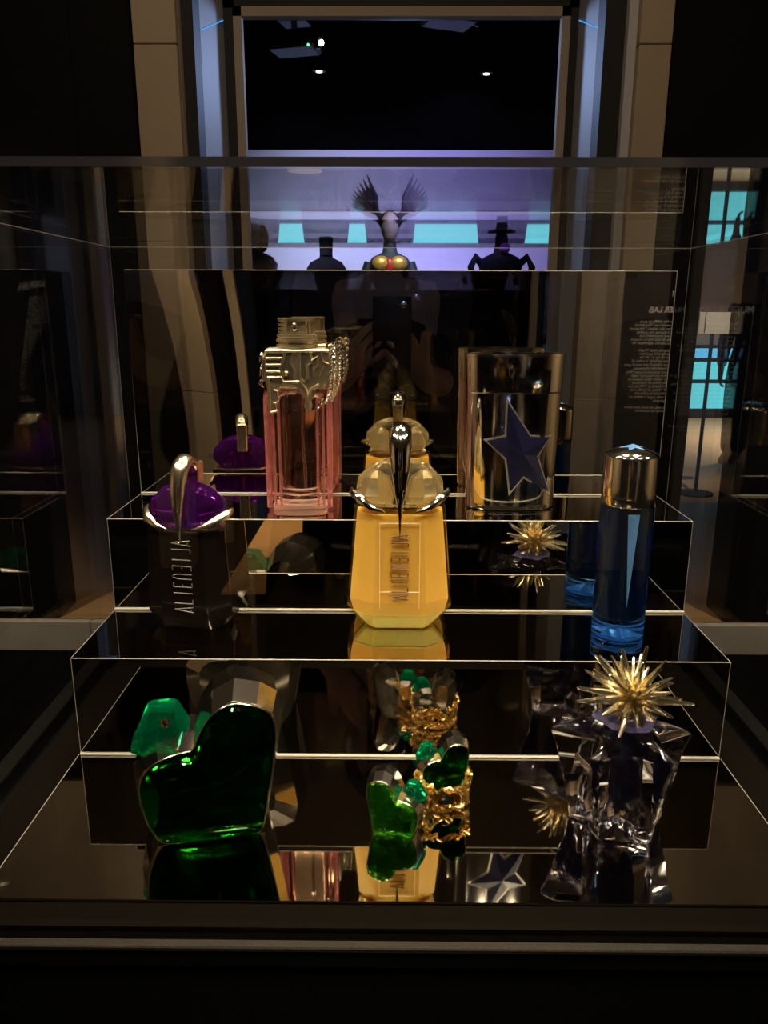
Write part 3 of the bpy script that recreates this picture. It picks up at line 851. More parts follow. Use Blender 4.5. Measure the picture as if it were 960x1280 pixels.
ridge([(0.0030, 0.1390), (0.0025, 0.1190), (0.0060, 0.1140), (0.0095, 0.1170), (0.0095, 0.1280), (0.0125, 0.1300), (0.0125, 0.1390)], 0.0013)
ridge([(0.0130, 0.1320), (0.0185, 0.1360), (0.0185, 0.1280), (0.0150, 0.1250), (0.0150, 0.1190)], 0.0012)
ridge([(0.0205, 0.1390), (0.0225, 0.1310), (0.0270, 0.1290)])
ridge([(0.0230, 0.1260), (0.0200, 0.1190)])
ridge([(0.0030, 0.1140), (0.0075, 0.1080), (0.0085, 0.1010), (0.0105, 0.0950), (0.0095, 0.0880)], 0.0016)
ridge([(0.0190, 0.1120), (0.0120, 0.1080), (0.0095, 0.1000)], 0.0014)
ridge([(-0.0235, 0.1170), (-0.0235, 0.0890)], 0.0012)
ridge([(-0.0140, 0.1110), (-0.0165, 0.1065), (-0.0195, 0.1075)], 0.0010)
ridge([(-0.0150, 0.1010), (-0.0175, 0.0960), (-0.0200, 0.0970)], 0.0010)
ridge([(-0.0170, 0.0900), (-0.0215, 0.0885), (-0.0235, 0.0890)], 0.0010)
raised.build('raised_bars', M['antique'], pp, 50)
MB().ball((-0.0085, pf - 0.001, 0.1215), 0.0024, 12, 8).build('rivet', M['antique'], pp, 180)
# shoulder block behind the plate
MB().loft([rrect(0.0268, 0.0150, 0.1085), rrect(0.0272, 0.0165, 0.111), rrect(0.0272, 0.0165, 0.1395), rrect(0.0255, 0.0150, 0.1415)]).build('shoulder', M['antique'], pk, 40)
# left emblem in profile
em = MB()
em.ball((-0.0300, -0.006, 0.132), 0.0065, 12, 8, (0.45, 0.9, 1.1))
em.ball((-0.0305, -0.006, 0.120), 0.0060, 12, 8, (0.40, 0.8, 1.2))
em.tube([(-0.029, -0.006, 0.116), (-0.0325, -0.008, 0.112), (-0.0295, -0.006, 0.108)], [0.002, 0.0022, 0.0008], 8)
em.build('side_emblem', M['chrome'], pk, 60)
# cap
cpk = MB().lathe([(0.0165, 0.1416), (0.0178, 0.1425), (0.0178, 0.1448), (0.0160, 0.1453), (0.0160, 0.1462), (0.0180, 0.1468), (0.0180, 0.1492), (0.0162, 0.1497), (0.0162, 0.1506), (0.0172, 0.1512),
                  (0.0172, 0.1530), (0.0140, 0.1536), (0.0140, 0.1650), (0.0130, 0.1660)], 40).build('cap', M['antique'], pk, 35)
cb = MB()
def ring_arc(z0, z1, a0, a1, r0, r1, mb, n=8):
    ro = [[(r0 * math.cos(a0 + (a1 - a0) * i / n), r0 * math.sin(a0 + (a1 - a0) * i / n), z) for z in (z0, z1)] for i in range(n + 1)]
    ri = [[(r1 * math.cos(a0 + (a1 - a0) * i / n), r1 * math.sin(a0 + (a1 - a0) * i / n), z) for z in (z0, z1)] for i in range(n + 1)]
    mb.loft([[ro[i][0], ro[i][1], ri[i][1], ri[i][0]] for i in range(n + 1)])
D = math.radians
for k in range(4):
    z = 0.1542 + k * 0.0031
    ring_arc(z, z + 0.0017, D(175), D(235), 0.0160, 0.0135, cb)
ring_arc(0.1535, 0.1552, D(235), D(308), 0.0160, 0.0135, cb)
ring_arc(0.1640, 0.1660, D(235), D(360), 0.0160, 0.0135, cb)
ring_arc(0.1535, 0.1660, D(235), D(243), 0.0160, 0.0135, cb, 3)
ring_arc(0.1535, 0.1585, D(300), D(308), 0.0160, 0.0135, cb, 3)
ring_arc(0.1610, 0.1660, D(300), D(308), 0.0160, 0.0135, cb, 3)
ring_arc(0.1535, 0.1660, D(312), D(318), 0.0162, 0.0135, cb, 3)
ring_arc(0.1535, 0.1660, D(345), D(352), 0.0160, 0.0135, cb, 3)
ring_arc(0.1655, 0.1668, D(0), D(360), 0.0162, 0.0130, cb, 28)
cb.build('cap_frame', M['antique'], cpk, 40)
MB().ball((-0.0010, -0.0150, 0.1598), 0.0030, 12, 8, (0.9, 0.7, 1.2)).build('cap_stud', M['pale_gold'], cpk, 180)
# chains at the right side
def chain(path, parent, link=0.0032, wire=0.0006):
    mb = MB()
    P = [Vector(p) for p in path]
    L = [0]
    for a, b in zip(P, P[1:]):
        L.append(L[-1] + (b - a).length)
    n = int(L[-1] / (link * 0.72))
    for i in range(n):
        s = (i + 0.5) / n * L[-1]
        k = max(j for j in range(len(L)) if L[j] <= s)
        k = min(k, len(P) - 2)
        q = (s - L[k]) / (L[k + 1] - L[k])
        c = P[k].lerp(P[k + 1], q)
        t = (P[k + 1] - P[k]).normalized()
        side = t.cross(Vector((0, 1, 0.1))).normalized()
        if i % 2:
            side = t.cross(side).normalized()
        ring = [c + t * (link * 0.5 * math.cos(a)) + side * (link * 0.36 * math.sin(a)) for a in [2 * PI * j / 9 for j in range(10)]]
        mb.tube(ring, wire, 5)
    return mb.build('chain', M['silver_gold'], parent, 60)
chain([(0.0290, -0.012, 0.1440), (0.0300, -0.016, 0.135), (0.0290, -0.019, 0.120), (0.0285, -0.020, 0.105), (0.0245, -0.021, 0.096)], pk)
chain([(0.0355, -0.010, 0.1455), (0.0368, -0.013, 0.135), (0.0365, -0.014, 0.118), (0.0330, -0.017, 0.104), (0.0280, -0.020, 0.099)], pk)
chain([(0.0315, -0.014, 0.142), (0.0330, -0.018, 0.125), (0.0320, -0.0195, 0.108), (0.0295, -0.0205, 0.098)], pk)
chain([(0.0225, -0.0215, 0.102), (0.0205, -0.0215, 0.095), (0.0170, -0.0215, 0.091)], pk, 0.0028)
for x in (0.0290, 0.0357):
    MB().tube([(x + 0.0032 * math.cos(a), -0.012, 0.1435 + 0.0032 * math.sin(a)) for a in [2 * PI * j / 14 for j in range(15)]], 0.0009, 6).build('chain_ring', M['silver_gold'], pk, 60)

# ------------------------------------------------------------------ chrome flask with star
fk = thing('chrome_flask', 'oval chrome flask bearing a midnight blue star on the upper step', 'perfume bottle', (0.1005, 0.6900, Z2), 0.0, 'perfume bottles in the showcase')
A, Bq = 0.0425, 0.0185
MB().lathe([(0.90, 0.0005), (0.935, 0.002), (0.94, 0.006), (0.985, 0.1040), (0.975, 0.1044)], 96, sx=A, sy=Bq).build('body', M['chrome'], fk, 30)
cf = MB().lathe([(0.975, 0.1047), (0.988, 0.1052), (1.01, 0.1345), (1.0, 0.1372), (0.955, 0.1374), (0.93, 0.1352), (0.02, 0.1348)], 96, sx=A, sy=Bq).build('cap', M['chrome'], fk, 30)
MB().lathe([(1.012, 0.1348), (1.018, 0.1362), (1.0, 0.1378), (0.96, 0.1378), (0.95, 0.1365), (0.96, 0.1350)], 96, sx=A, sy=Bq).build('rim', M['silver_gold'], cf, 40)
ov = MB()
ov.tube([(-0.0053 + 0.0022 * math.cos(a), -0.0188, 0.1235 + 0.0047 * math.sin(a)) for a in [2 * PI * j / 16 for j in range(17)]], 0.0005, 6)
ov.build('nozzle_ring', M['silver_gold'], cf, 60)
MB().ball((-0.0053, -0.0182, 0.1255), 0.0017, 10, 6).build('nozzle', M['black_steel'], cf, 180)
SP = [(-0.0083, 0.0992), (0.0135, 0.0681), (0.0319, 0.0668), (0.0208, 0.0498), (0.0342, 0.0154), (0.0090, 0.0314), (-0.0027, 0.0167), (-0.0075, 0.0476), (-0.0256, 0.0638), (-0.0084, 0.0680)]
SC = (0.0069, 0.0533)
def fs(x):
    return -Bq * 0.955 * math.sqrt(max(0.05, 1 - (x / (A * 0.96)) ** 2))
def starmesh(name, scale, rise, mat, parent, off, bevel=0.0):
    v = []
    for x, z in SP:
        xx, zz2 = SC[0] + (x - SC[0]) * scale, SC[1] + (z - SC[1]) * scale
        v.append((xx, fs(xx) - off, zz2))
    v.append((SC[0], fs(SC[0]) - off - rise, SC[1]))
    for x, z in SP:
        xx, zz2 = SC[0] + (x - SC[0]) * scale, SC[1] + (z - SC[1]) * scale
        v.append((xx, fs(xx) + 0.0015, zz2))
    v.append((SC[0], fs(SC[0]) + 0.0015, SC[1]))
    f = [(10, i, (i + 1) % 10) for i in range(10)] + [(21, 11 + (i + 1) % 10, 11 + i) for i in range(10)]
    f += [(i, 11 + i, 11 + (i + 1) % 10, (i + 1) % 10) for i in range(10)]
    return obj(name, v, f, mat, parent)
sr = starmesh('star_rim', 1.05, 0.0015, M['star_rim'], fk, 0.0012)
starmesh('star_gem', 0.95, 0.0048, M['star_gem'], sr, 0.0022)

# ------------------------------------------------------------------ green hearts
HEART = [(-0.0420, 0.0460), (-0.0417, 0.0320), (-0.0385, 0.0170), (-0.0325, 0.0035), (-0.0280, 0.0004), (-0.0017, 0.0), (0.0300, 0.0004), (0.0345, 0.0020), (0.0385, 0.0250), (0.0430, 0.0520),
         (0.0459, 0.0727), (0.0429, 0.0866), (0.0332, 0.0931), (0.0186, 0.0968), (0.0059, 0.0902), (-0.0022, 0.0779), (-0.0065, 0.0650), (-0.0155, 0.0649), (-0.0284, 0.0608), (-0.0364, 0.0551)]


def smooth_loop(P, k=2):
    for _ in range(k):
        Q = []
        n = len(P)
        for i in range(n):
            a, b = P[i], P[(i + 1) % n]
            Q.append((a[0] * 0.75 + b[0] * 0.25, a[1] * 0.75 + b[1] * 0.25))
            Q.append((a[0] * 0.25 + b[0] * 0.75, a[1] * 0.25 + b[1] * 0.75))
        P = Q
    return P


def heart_bottle(name, label, loc, rz, sc, mirror, glass, gem, lift=0.0, rx=0.0, group='green heart bottles'):
    t = thing(name, label, 'perfume bottle', loc, rz, group)
    sx = -1 if mirror else 1
    P = smooth_loop([(x * sx, z) for x, z in HEART], 2)
    # centre of the heart
    c = (0.003 * sx, 0.046)
    def ring(y, k, dz=0.0):
        return [((c[0] + (x - c[0]) * k) * sc, y * sc, (max(0.0004, c[1] + (z - c[1]) * k + dz)) * sc + lift) for x, z in P]
    # glass lens: domed front, flat back inside the chrome shell
    mb = MB()
    mb.loft([ring(0.000, 0.25), ring(-0.0005, 0.62), ring(-0.001, 0.95), ring(-0.014, 0.985), ring(-0.0185, 0.95), ring(-0.0225, 0.82), ring(-0.0245, 0.60), ring(-0.0252, 0.30)])
    g = mb.build('heart_glass', glass, t, 25)
    # chrome shell: faceted mantle behind and around the glass
    HF = [(x * sx, z) for x, z in HEART]
    def fr(y, k, dz=0.0, dx=0.0):
        return [((c[0] + (x - c[0]) * k + dx) * sc, y * sc, (max(0.0004, c[1] + (z - c[1]) * k + dz)) * sc + lift) for x, z in HF]
    mb = MB()
    outer = [fr(-0.0135, 1.03), fr(0.008, 1.13), fr(0.032, 1.10), fr(0.042, 0.72), fr(0.044, 0.16)]
    hr = random.Random(5)
    def frj(y, k, j):
        return [(x, yy + hr.uniform(-j, j) * sc, z) for x, yy, z in fr(y, k)]
    inner = [frj(0.013, 0.16, 0.003), frj(0.009, 0.42, 0.005), frj(0.0085, 0.72, 0.0045), fr(0.0015, 0.93), fr(-0.0130, 1.0)]
    mb.loft(outer + inner[0:1] + inner[1:], cap0=False, cap1=False)
    # close the lip between inner front and outer front
    n = len(HF)
    v, f = mb.v, mb.f
    last = (len(outer) + len(inner) - 1) * n
    for i in range(n):
        j = (i + 1) % n
        f.append((last + i, last + j, j, i))
    obj('chrome_mantle', v, f, M['mantle'], t)
    rm = ring(-0.0140, 1.008)
    MB().tube(rm + rm[:2], 0.0009 * sc, 6).build('chrome_rim', M['silver_gold'], t, 60)
    # fill of the mantle (back disc)
    mb = MB(); mb.loft([fr(0.0165, 0.19), fr(0.0435, 0.17)]); mb.build('mantle_core', M['chrome'], t)
    # emerald cut stopper on the low lobe
    gx, gy, gz = -0.0275 * sx, 0.019, 0.0580
    def gr(hx, hy, z, dx=0.0):
        ch = 0.30
        pts = [(-hx, -hy * (1 - ch)), (-hx * (1 - ch), -hy), (hx * (1 - ch), -hy), (hx, -hy * (1 - ch)), (hx, hy * (1 - ch)), (hx * (1 - ch), hy), (-hx * (1 - ch), hy), (-hx, hy * (1 - ch))]
        return [((gx + dx + px) * sc, (gy + py) * sc, (gz + z) * sc + lift) for px, py in pts]
    MB().loft([gr(0.0215, 0.0135, -0.004), gr(0.0215, 0.0135, 0.0), gr(0.0190, 0.0125, 0.004), gr(0.0100, 0.0080, 0.0245), gr(0.0085, 0.0062, 0.0260)]).build('emerald_stopper', gem, t, bevel=0.0006 * sc)
    MB().lathe([(0.0032 * sc, 0), (0.0032 * sc, 0.002 * sc), (0.0018 * sc, 0.0024 * sc)], 14).build('nozzle', M['silver_gold'], t, 40,
               ((gx + 0.002 * sx) * sc, (gy - 0.0105) * sc, (gz + 0.0175) * sc + lift)).rotation_euler = (PI / 2 - 0.25, 0, 0)
    return t


heart_bottle('green_heart_bottle', 'large dark green heart-shaped bottle with chrome mantle at the front left', (-0.1290, 0.4570, Z0), 0.20, 1.0, False, M['green'], M['emerald'])
heart_bottle('small_heart_bottle', 'small bright green heart bottle in front of the centre, left of the gold ring', (-0.0035, 0.4540, Z0), -0.25, 0.40, True, M['green_light'], M['emerald'])
hb = heart_bottle('ringed_heart_bottle', 'small dark green heart bottle held in a gold filigree ring', (0.0305, 0.4860, Z0), 0.15, 0.37, False, M['green'], M['emerald'], lift=0.0115)
# filigree ring: crown of twisted twigs with openings
fg = MB()
rnd = random.Random(3)
for k in range(150):
    a = rnd.uniform(0, 2 * PI)
    z = rnd.choice([0.0025, 0.005, 0.0115, 0.014, 0.0165, 0.019])
    front = math.cos(a + PI / 2)
    if abs(math.sin(a) + 1) < 0.25 and 0.008 < z < 0.018:
        continue
    pts = []
    a1 = a
    for j in range(5):
        rr = 0.0175 + 0.0018 * math.sin(j * 2 + k) + (0.0015 if z > 0.016 else 0)
        hh = z + 0.0022 * math.sin(j * 1.7 + k * 1.3) + (0.005 * max(0, abs(math.cos(a1)) - 0.45) if z > 0.013 else 0)
        pts.append((rr * math.cos(a1), rr * 0.85 * math.sin(a1), max(0.0012, hh)))
        a1 += rnd.uniform(0.08, 0.2)
    fg.tube(pts, rnd.uniform(0.0007, 0.0013), 5)
for k in range(26):
    a = 2 * PI * k / 26
    if math.sin(a) < -0.86:
        continue
    fg.tube([(0.0175 * math.cos(a), 0.0149 * math.sin(a), 0.0025), (0.0185 * math.cos(a + 0.12), 0.0157 * math.sin(a + 0.12), 0.008), (0.0178 * math.cos(a - 0.05), 0.0151 * math.sin(a - 0.05), 0.0145)], 0.0011, 5)
fr_ = fg.build('filigree_ring', M['rich_gold'], hb, 60)
fr_['kind'] = 'stuff'
MB().ball((0, -0.0125, 0.0082), 0.0050, 16, 10, (1.15, 0.6, 0.7)).build('dark_opening', M['black_steel'], hb, 180)  # black ball painting the dark opening through the ring

# ------------------------------------------------------------------ star bottle with spiked stopper
sb = thing('crystal_star_bottle', 'clear crystal star bottle with a spiked golden stopper at the front right', 'perfume bottle', (0.1480, 0.4620, Z0), 0.0, 'perfume bottles in the showcase')
TIPS = [(9, 0.047), (83, 0.050), (165, 0.048), (226, 0.0400), (301, 0.0415)]
def star_ring(ko, ki, z, tips=True, twist=0.0):
    pts = []
    for i in range(5):
        a, r = TIPS[i]
        a2, r2 = TIPS[(i + 1) % 5]
        if a2 < a:
            a2 += 360
        ang = D(a + twist)
        rr = r * ko
        # blunt tip: two points
        d = D(3.5)
        pts.append((rr * math.cos(ang - d), rr * math.sin(ang - d), z))
        pts.append((rr * math.cos(ang + d), rr * math.sin(ang + d), z))
        am = D((a + a2) / 2 + twist)
        pts.append((ki * math.cos(am), ki * math.sin(am), z))
    return pts
gs = MB().loft([star_ring(0.62, 0.0200, 0.0005), star_ring(0.67, 0.0215, 0.0030), star_ring(0.69, 0.0210, 0.012), star_ring(0.80, 0.0212, 0.032), star_ring(0.90, 0.0215, 0.054),
                star_ring(1.00, 0.0215, 0.0650), star_ring(0.97, 0.0210, 0.0670), star_ring(0.62, 0.0190, 0.0735), star_ring(0.34, 0.0150, 0.0775), star_ring(0.22, 0.0100, 0.0785)]).build('crystal_body', M['clear_violet'], sb, 40, bevel=0.0009, seg=2)
MB().loft([star_ring(0.40, 0.0150, 0.0781), star_ring(0.46, 0.0175, 0.0790), star_ring(0.30, 0.0130, 0.0815), star_ring(0.20, 0.0092, 0.0830)]).build('crystal_collar', M['lavender'], sb, bevel=0.0004)
MB().lathe([(0.004, 0.0185), (0.0100, 0.0205), (0.0135, 0.030), (0.0155, 0.045), (0.0160, 0.0560), (0.0140, 0.0600), (0.0060, 0.0610)], 10, a0=0.2).build('perfume_vial', M['violet_vial'], gs, bevel=0.0008)
MB().lathe([(0.0075, 0.0830), (0.0085, 0.0836), (0.0080, 0.0850), (0.0060, 0.0865)], 24).build('collar', M['silver_gold'], sb, 40)
uz = 0.0945
stp = MB().ball((0.003, 0, uz), 0.0072, 16, 10).build('spiked_stopper', M['pale_gold'], sb, 180)
MB().tube([(0.002, 0, 0.085), (0.003, 0, uz)], 0.004, 10).build('stopper_stem', M['pale_gold'], stp, 60)
spike_me = None
rnd = random.Random(11)
NS = 66
for i in range(NS):
    zc = 1 - 2 * (i + 0.5) / NS
    if zc < -0.80:
        continue
    a = i * 2.399963 + rnd.uniform(-0.15, 0.15)
    r = math.sqrt(1 - zc * zc)
    d = Vector((r * math.cos(a), r * math.sin(a), zc + rnd.uniform(-0.1, 0.1))).normalized()
    L = rnd.uniform(0.022, 0.0345) if zc > -0.3 else rnd.uniform(0.014, 0.020)
    if spike_me is None:
        sp0 = MB().tube([(0, 0, 0.0), (0, 0, 0.35), (0, 0, 0.96), (0, 0, 1.0)], [0.0020, 0.0027, 0.0010, 0.0004], 6).build('spike', M['pale_gold'], stp, 50)
        spike_me = sp0.data
        o = sp0
    else:
        o = bpy.data.objects.new('spike', spike_me)
        COL.objects.link(o)
        o.parent = stp
    o.location = Vector((0.003, 0, uz)) + d * 0.004
    o.rotation_mode = 'QUATERNION'
    o.rotation_quaternion = d.to_track_quat('Z', 'Y')
    o.scale = (1, 1, L)

# ------------------------------------------------------------------ gallery mannequins behind the doorway
def mannequin(name, label, loc, rz, cloth, skirt=True, head='bust', top=1.62):
    t = thing(name, label, 'mannequin', loc, rz, 'mannequins in the far gallery')
    zb = 0.30
    MB().lathe([(0.25, 0.0), (0.25, 0.28), (0.23, 0.30)], 28).build('podium', M['dark_frame'], t, 40)
    prof = [(0.24, zb), (0.22, zb + 0.25), (0.18, zb + 0.60), (0.17, zb + 0.78), (0.125, zb + 0.93), (0.145, zb + 1.05), (0.175, zb + 1.17), (0.19, zb + 1.24), (0.15, zb + 1.30), (0.065, zb + 1.34), (0.055, zb + 1.40), (0.05, zb + 1.43)]
    MB().lathe(prof, 28, sy=0.68).build('dressed_body', cloth, t, 60)
    return t, zb
t, zb = mannequin('winged_mannequin', 'black winged mannequin with gold and red bodice in the doorway centre', (-0.02, 7.0, STEP), 0, M['cloth_teal'])
for s in (-1, 1):
    MB().ball((s * 0.075, -0.115, zb + 1.245), 0.07, 12, 8, (1.1, 0.7, 0.9)).build('gold_cup', M['bust_gold'], t, 180)
    MB().tube([(s * 0.17, 0, zb + 1.25), (s * 0.23, -0.02, zb + 1.10), (s * 0.22, -0.05, zb + 0.85)], [0.05, 0.045, 0.035], 10).build('arm', M['cloth_teal'], t, 60)
    for k in range(9):
        a = 0.20 + 0.07 * k
        base = Vector((s * (0.10 + 0.012 * k), 0.04, zb + 1.58 + 0.008 * k))
        tip = base + Vector((s * math.sin(a) * (0.48 - 0.035 * k), 0.03, math.cos(a) * (0.40 - 0.036 * k)))
        mid = base.lerp(tip, 0.5) + Vector((-s * 0.02, 0, 0.01))
        MB().tube([base, mid, tip], [0.010, 0.028, 0.002], 8, flat=0.18, up=(0, 1, 0)).build('feather', M['feather'], t, 60)
    MB().tube([(s * 0.03, 0.03, zb + 1.50), (s * 0.075, 0.04, zb + 1.60), (s * 0.13, 0.05, zb + 1.70)], [0.03, 0.035, 0.02], 8).build('wing_root', M['feather'], t, 60)
MB().ball((0, -0.13, zb + 1.22), 0.045, 10, 8, (1, 0.5, 1.6)).build('red_centre', M['red'], t, 180)
MB().ball((0, 0, zb + 1.535), 0.095, 16, 12, (0.80, 0.95, 1.25)).build('head', M['pale'], t, 180)
MB().ball((0, 0.02, zb + 1.575), 0.098, 16, 12, (0.86, 1.0, 1.1)).build('hair', M['hair'], t, 180)
t, zb = mannequin('caped_mannequin', 'plain black high-collared mannequin left of the winged one', (-0.625, 7.75, STEP), 0, M['cloth_black'])
MB().lathe([(0.06, zb + 1.36), (0.062, zb + 1.42), (0.066, zb + 1.52), (0.05, zb + 1.525)], 20).build('collar', M['cloth_black'], t, 40)
t, zb = mannequin('hatted_mannequin', 'black mannequin with violet flower and arched arms right of the winged one', (0.93, 7.0, STEP), 0, M['cloth_black'])
MB().ball((0, 0, zb + 1.44), 0.07, 14, 10, (0.8, 0.9, 1.1)).build('head', M['cloth_black'], t, 180)
MB().lathe([(0.12, zb + 1.50), (0.12, zb + 1.512), (0.05, zb + 1.53), (0.045, zb + 1.58)], 24).build('hat', M['cloth_black'], t, 40)
MB().ball((0.02, -0.09, zb + 1.37), 0.045, 10, 8).build('violet_flower', M['violet_flower'], t, 180)
for s in (-1, 1):
    MB().tube([(s * 0.13, 0, zb + 1.22), (s * 0.22, -0.03, zb + 1.30), (s * 0.26, -0.06, zb + 1.22), (s * 0.24, -0.08, zb + 1.10)], [0.035, 0.035, 0.03, 0.025], 10).build('arm', M['cloth_black'], t, 60)
t, zb = mannequin('pale_faced_mannequin', 'pale-faced mannequin with black hair at the left jamb', (-1.17, 7.0, STEP), 0, M['pale'])
MB().ball((0, 0, zb + 1.47), 0.085, 14, 10, (0.8, 0.95, 1.25)).build('head', M['pale'], t, 180)
MB().ball((0.055, 0.02, zb + 1.45), 0.075, 14, 10, (0.8, 1.0, 1.5)).build('hair', M['hair'], t, 180)


# ------------------------------------------------------------------ people in the hall (seen in the mirrors)
def skin_mesh(name, joints, edges, root, mat, parent, sub=2):
    keys = list(joints)
    me = bpy.data.meshes.new(name)
    me.from_pydata([joints[k][:3] for k in keys], [(keys.index(a), keys.index(b)) for a, b in edges], [])
    o = bpy.data.objects.new(name, me)
    COL.objects.link(o)
    o.parent = parent
    md = o.modifiers.new('skin', 'SKIN')
    md.use_smooth_shade = True
    for i, k in enumerate(keys):
        sv = me.skin_vertices[0].data[i]
        r = joints[k][3]
        sv.radius = r if isinstance(r, tuple) else (r, r)
        sv.use_root = (k == root)
    ss = o.modifiers.new('sub', 'SUBSURF')
    ss.levels = ss.render_levels = sub
    me.materials.append(mat)
    return o


def person(name, label, loc, rz, arms, cloth, hair_long=False, sc=1.0, fingers=None):
    t = thing(name, label, 'person', loc, rz)
    J = {'pelvis': (0, 0, 0.93, (0.15, 0.11)), 'waist': (0, 0, 1.08, (0.13, 0.10)), 'chest': (0, 0.01, 1.27, (0.16, 0.11)), 'neck': (0, 0.0, 1.43, 0.055), 'jaw': (0, 0.02, 1.50, 0.06),
         'head': (0, 0.02, 1.575, (0.075, 0.092)), 'crown': (0, 0.01, 1.645, (0.06, 0.075))}
    E_ = [('pelvis', 'waist'), ('waist', 'chest'), ('chest', 'neck'), ('neck', 'jaw'), ('jaw', 'head'), ('head', 'crown')]
    for s, n in ((-1, 'l'), (1, 'r')):
        J['hip' + n] = (s * 0.10, 0, 0.86, 0.095)
        J['knee' + n] = (s * 0.11, 0.02, 0.48, 0.062)
        J['ankle' + n] = (s * 0.12, -0.02, 0.09, 0.042)
        J['toe' + n] = (s * 0.14, 0.15, 0.035, 0.035)
        E_ += [('pelvis', 'hip' + n), ('hip' + n, 'knee' + n), ('knee' + n, 'ankle' + n), ('ankle' + n, 'toe' + n)]
        sh, el, wr, pa = arms(s)
        J['shoulder' + n] = (*sh, 0.062)
        J['elbow' + n] = (*el, 0.045)
        J['wrist' + n] = (*wr, 0.028)
        J['palm' + n] = (*pa, (0.034, 0.018))
        E_ += [('chest', 'shoulder' + n), ('shoulder' + n, 'elbow' + n), ('elbow' + n, 'wrist' + n), ('wrist' + n, 'palm' + n)]
        d = (Vector(pa) - Vector(wr)).normalized()
        ref = Vector(fingers(s)) if fingers else Vector((0, 1, 0))
        ref = (ref - d * ref.dot(d)).normalized()
        nrm = d.cross(ref)
        for k in range(4):
            off = ref * (0.027 - 0.018 * k)
            L = (0.030, 0.034, 0.032, 0.026)[k]
            p1 = Vector(pa) + off + d * 0.024
            p2 = p1 + d * L + nrm * (-s * 0.010)
            p3 = p2 + d * L * 0.5 + nrm * (-s * 0.022)
            J['f%s%da' % (n, k)] = (*p1, 0.0085)
            J['f%s%db' % (n, k)] = (*p2, 0.0078)
            J['f%s%dc' % (n, k)] = (*p3, 0.0068)
            E_ += [('palm' + n, 'f%s%da' % (n, k)), ('f%s%da' % (n, k), 'f%s%db' % (n, k)), ('f%s%db' % (n, k), 'f%s%dc' % (n, k))]
        p1 = Vector(pa) + ref * 0.036 - d * 0.005
        p2 = p1 + ref * 0.022 + d * 0.024
        J['t%sa' % n] = (*p1, 0.0105)
        J['t%sb' % n] = (*p2, 0.0085)
        E_ += [('palm' + n, 't%sa' % n), ('t%sa' % n, 't%sb' % n)]
    body = skin_mesh('body', J, E_, 'pelvis', M['skin'], t)
    # clothes: the same skeleton, a little fuller, ending at neck, wrists and ankles
    K = {}
    keep = ['pelvis', 'waist', 'chest'] + [k + n for n in 'lr' for k in ('hip', 'knee', 'ankle', 'shoulder', 'elbow')]
    for k in keep:
        r = J[k][3]
        r = r if isinstance(r, tuple) else (r, r)
        K[k] = (*J[k][:3], (r[0] + 0.022, r[1] + 0.022))
    K['collar'] = (0, 0.0, 1.40, 0.075)
    E2 = [e for e in E_ if e[0] in K and e[1] in K] + [('chest', 'collar')]
    for n in 'lr':
        w0, e0 = Vector(J['wrist' + n][:3]), Vector(J['elbow' + n][:3])
        K['cuff' + n] = (*w0.lerp(e0, 0.12), 0.042)
        E2.append(('elbow' + n, 'cuff' + n))
    skin_mesh('clothing', K, E2, 'pelvis', cloth, t)
    # face and hair
    h = MB()
    h.ball((0, -0.012, 1.60), 0.108, 20, 14, (0.86, 1.0, 1.12))
    hv = [(x, y - 0.030 * (1 if z < 1.60 else 0.35), z) for x, y, z in h.v]
    hair = obj('hair', hv, h.f, M['hair'], t, 180)
    if hair_long:
        MB().tube([(0, -0.06, 1.60), (0, -0.09, 1.48), (0, -0.10, 1.34)], [0.085, 0.085, 0.06], 14, flat=0.5, up=(0, 1, 0)).build('long_hair', M['hair'], t, 180)
    for s in (-1, 1):
        MB().ball((s * 0.030, 0.104, 1.580), 0.010, 10, 8, (1.2, 0.6, 0.7)).build('eye', M['black_steel'], t, 180)
        MB().ball((s * 0.078, 0.015, 1.560), 0.024, 10, 8, (0.35, 0.7, 1.2)).build('ear', M['skin'], t, 180)
        MB().tube([(s * 0.016, 0.112, 1.598), (s * 0.046, 0.102, 1.600)], 0.004, 6).build('eyebrow', M['hair'], t, 180)
    MB().tube([(0, 0.108, 1.585), (0, 0.128, 1.550), (0, 0.112, 1.540)], [0.008, 0.013, 0.008], 8).build('nose', M['skin'], t, 180)
    MB().tube([(-0.022, 0.096, 1.512), (0, 0.104, 1.513), (0.022, 0.096, 1.512)], [0.003, 0.006, 0.003], 8).build('mouth', M['red'], t, 180)
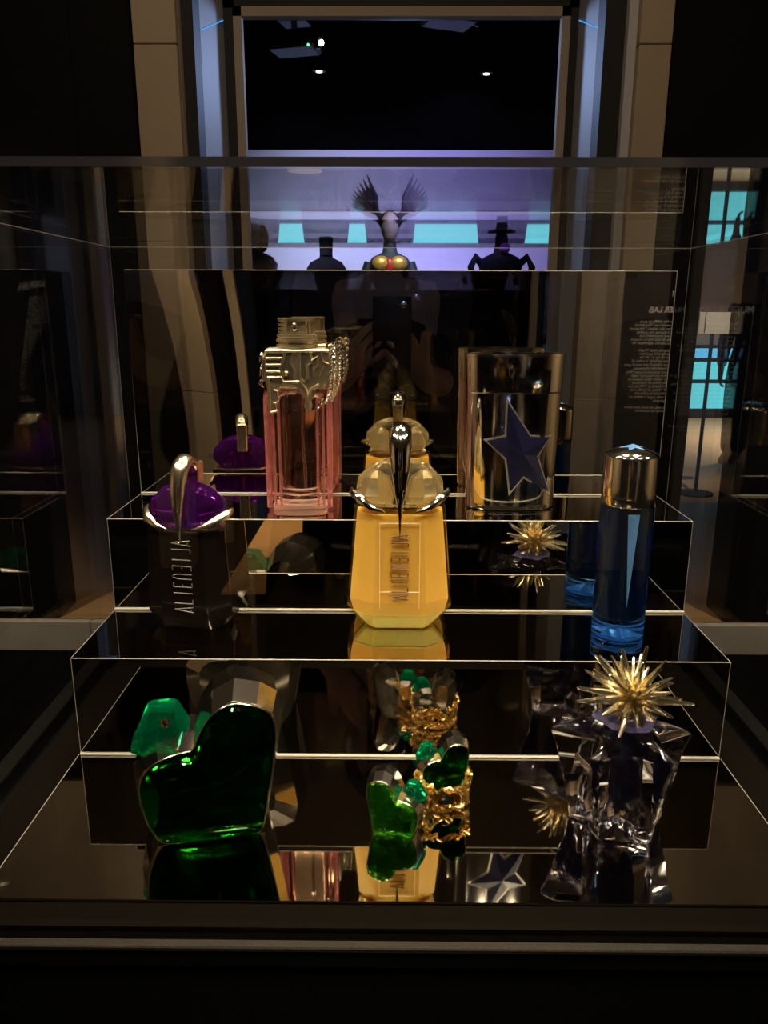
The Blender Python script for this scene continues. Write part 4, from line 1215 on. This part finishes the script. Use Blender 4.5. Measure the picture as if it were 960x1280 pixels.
    t.scale = (sc, sc, sc)
    return t


def holding(s):
    return ((s * 0.185, 0.0, 1.36), (s * 0.25, 0.16, 1.11), (s * 0.085, 0.405, 1.165), (s * 0.052, 0.435, 1.205))
person('person', 'photographer in black clothes raising a phone, mirrored in the panel centre', (-0.02, -0.48, 0.0), 0.0, holding, M['cloth_black'], fingers=lambda s: (0, 0.2, 1))
ph = thing('phone', 'black phone held upright in the hands of the photographer', 'phone', (-0.006, -0.022, 1.172))
MB().loft([rrect(0.0365, 0.0040, 0.0, 0.0035), rrect(0.0365, 0.0040, 0.150, 0.0035)]).build('case', M['black_steel'], ph, 40, bevel=0.0)
l = MB().lathe([(0.006, 0), (0.006, 0.0015), (0.004, 0.0018)], 16).build('camera_lens', M['chrome'], ph, 40)
l.location = (0.022, 0.0041, 0.135); l.rotation_euler = (-PI / 2, 0, 0)


def hanging(s):
    return ((s * 0.185, 0.0, 1.36), (s * 0.235, -0.02, 1.08), (s * 0.235, 0.06, 0.84), (s * 0.230, 0.075, 0.77))
person('person', 'bystander in dark clothes mirrored above the chrome flask', (0.41, -1.62, 0.0), 0.10, hanging, M['cloth_black'], True, 0.755)
person('person', 'visitor in dark clothes standing beyond the right doorway', (2.72, 6.0, STEP), 2.6, hanging, M['cloth_black'], False, 0.86)
sg = thing('label_stand', 'cream label card on a slim dark post beyond the right doorway', 'label stand', (2.00, 5.0, STEP))
MB().lathe([(0.11, 0.0), (0.11, 0.012), (0.02, 0.02)], 20).build('foot', M['dark_frame'], sg, 40)
MB().tube([(0, 0, 0.015), (0, 0, 1.04)], 0.012, 10).build('post', M['dark_frame'], sg, 60)
B(-0.095, 0.095, -0.016, -0.010, 1.03, 1.16).build('card', M['white_box'], sg)
B(-0.060, -0.054, -0.018, -0.0161, 1.035, 1.155).build('card_fold', M['dark_frame'], sg)
area('label_fill', (1.95, 4.2, 2.85), (2.0, 5.0, 1.2), 0.8, (1.0, 0.85, 0.65), 0.06, 30)  # added light brightening the card
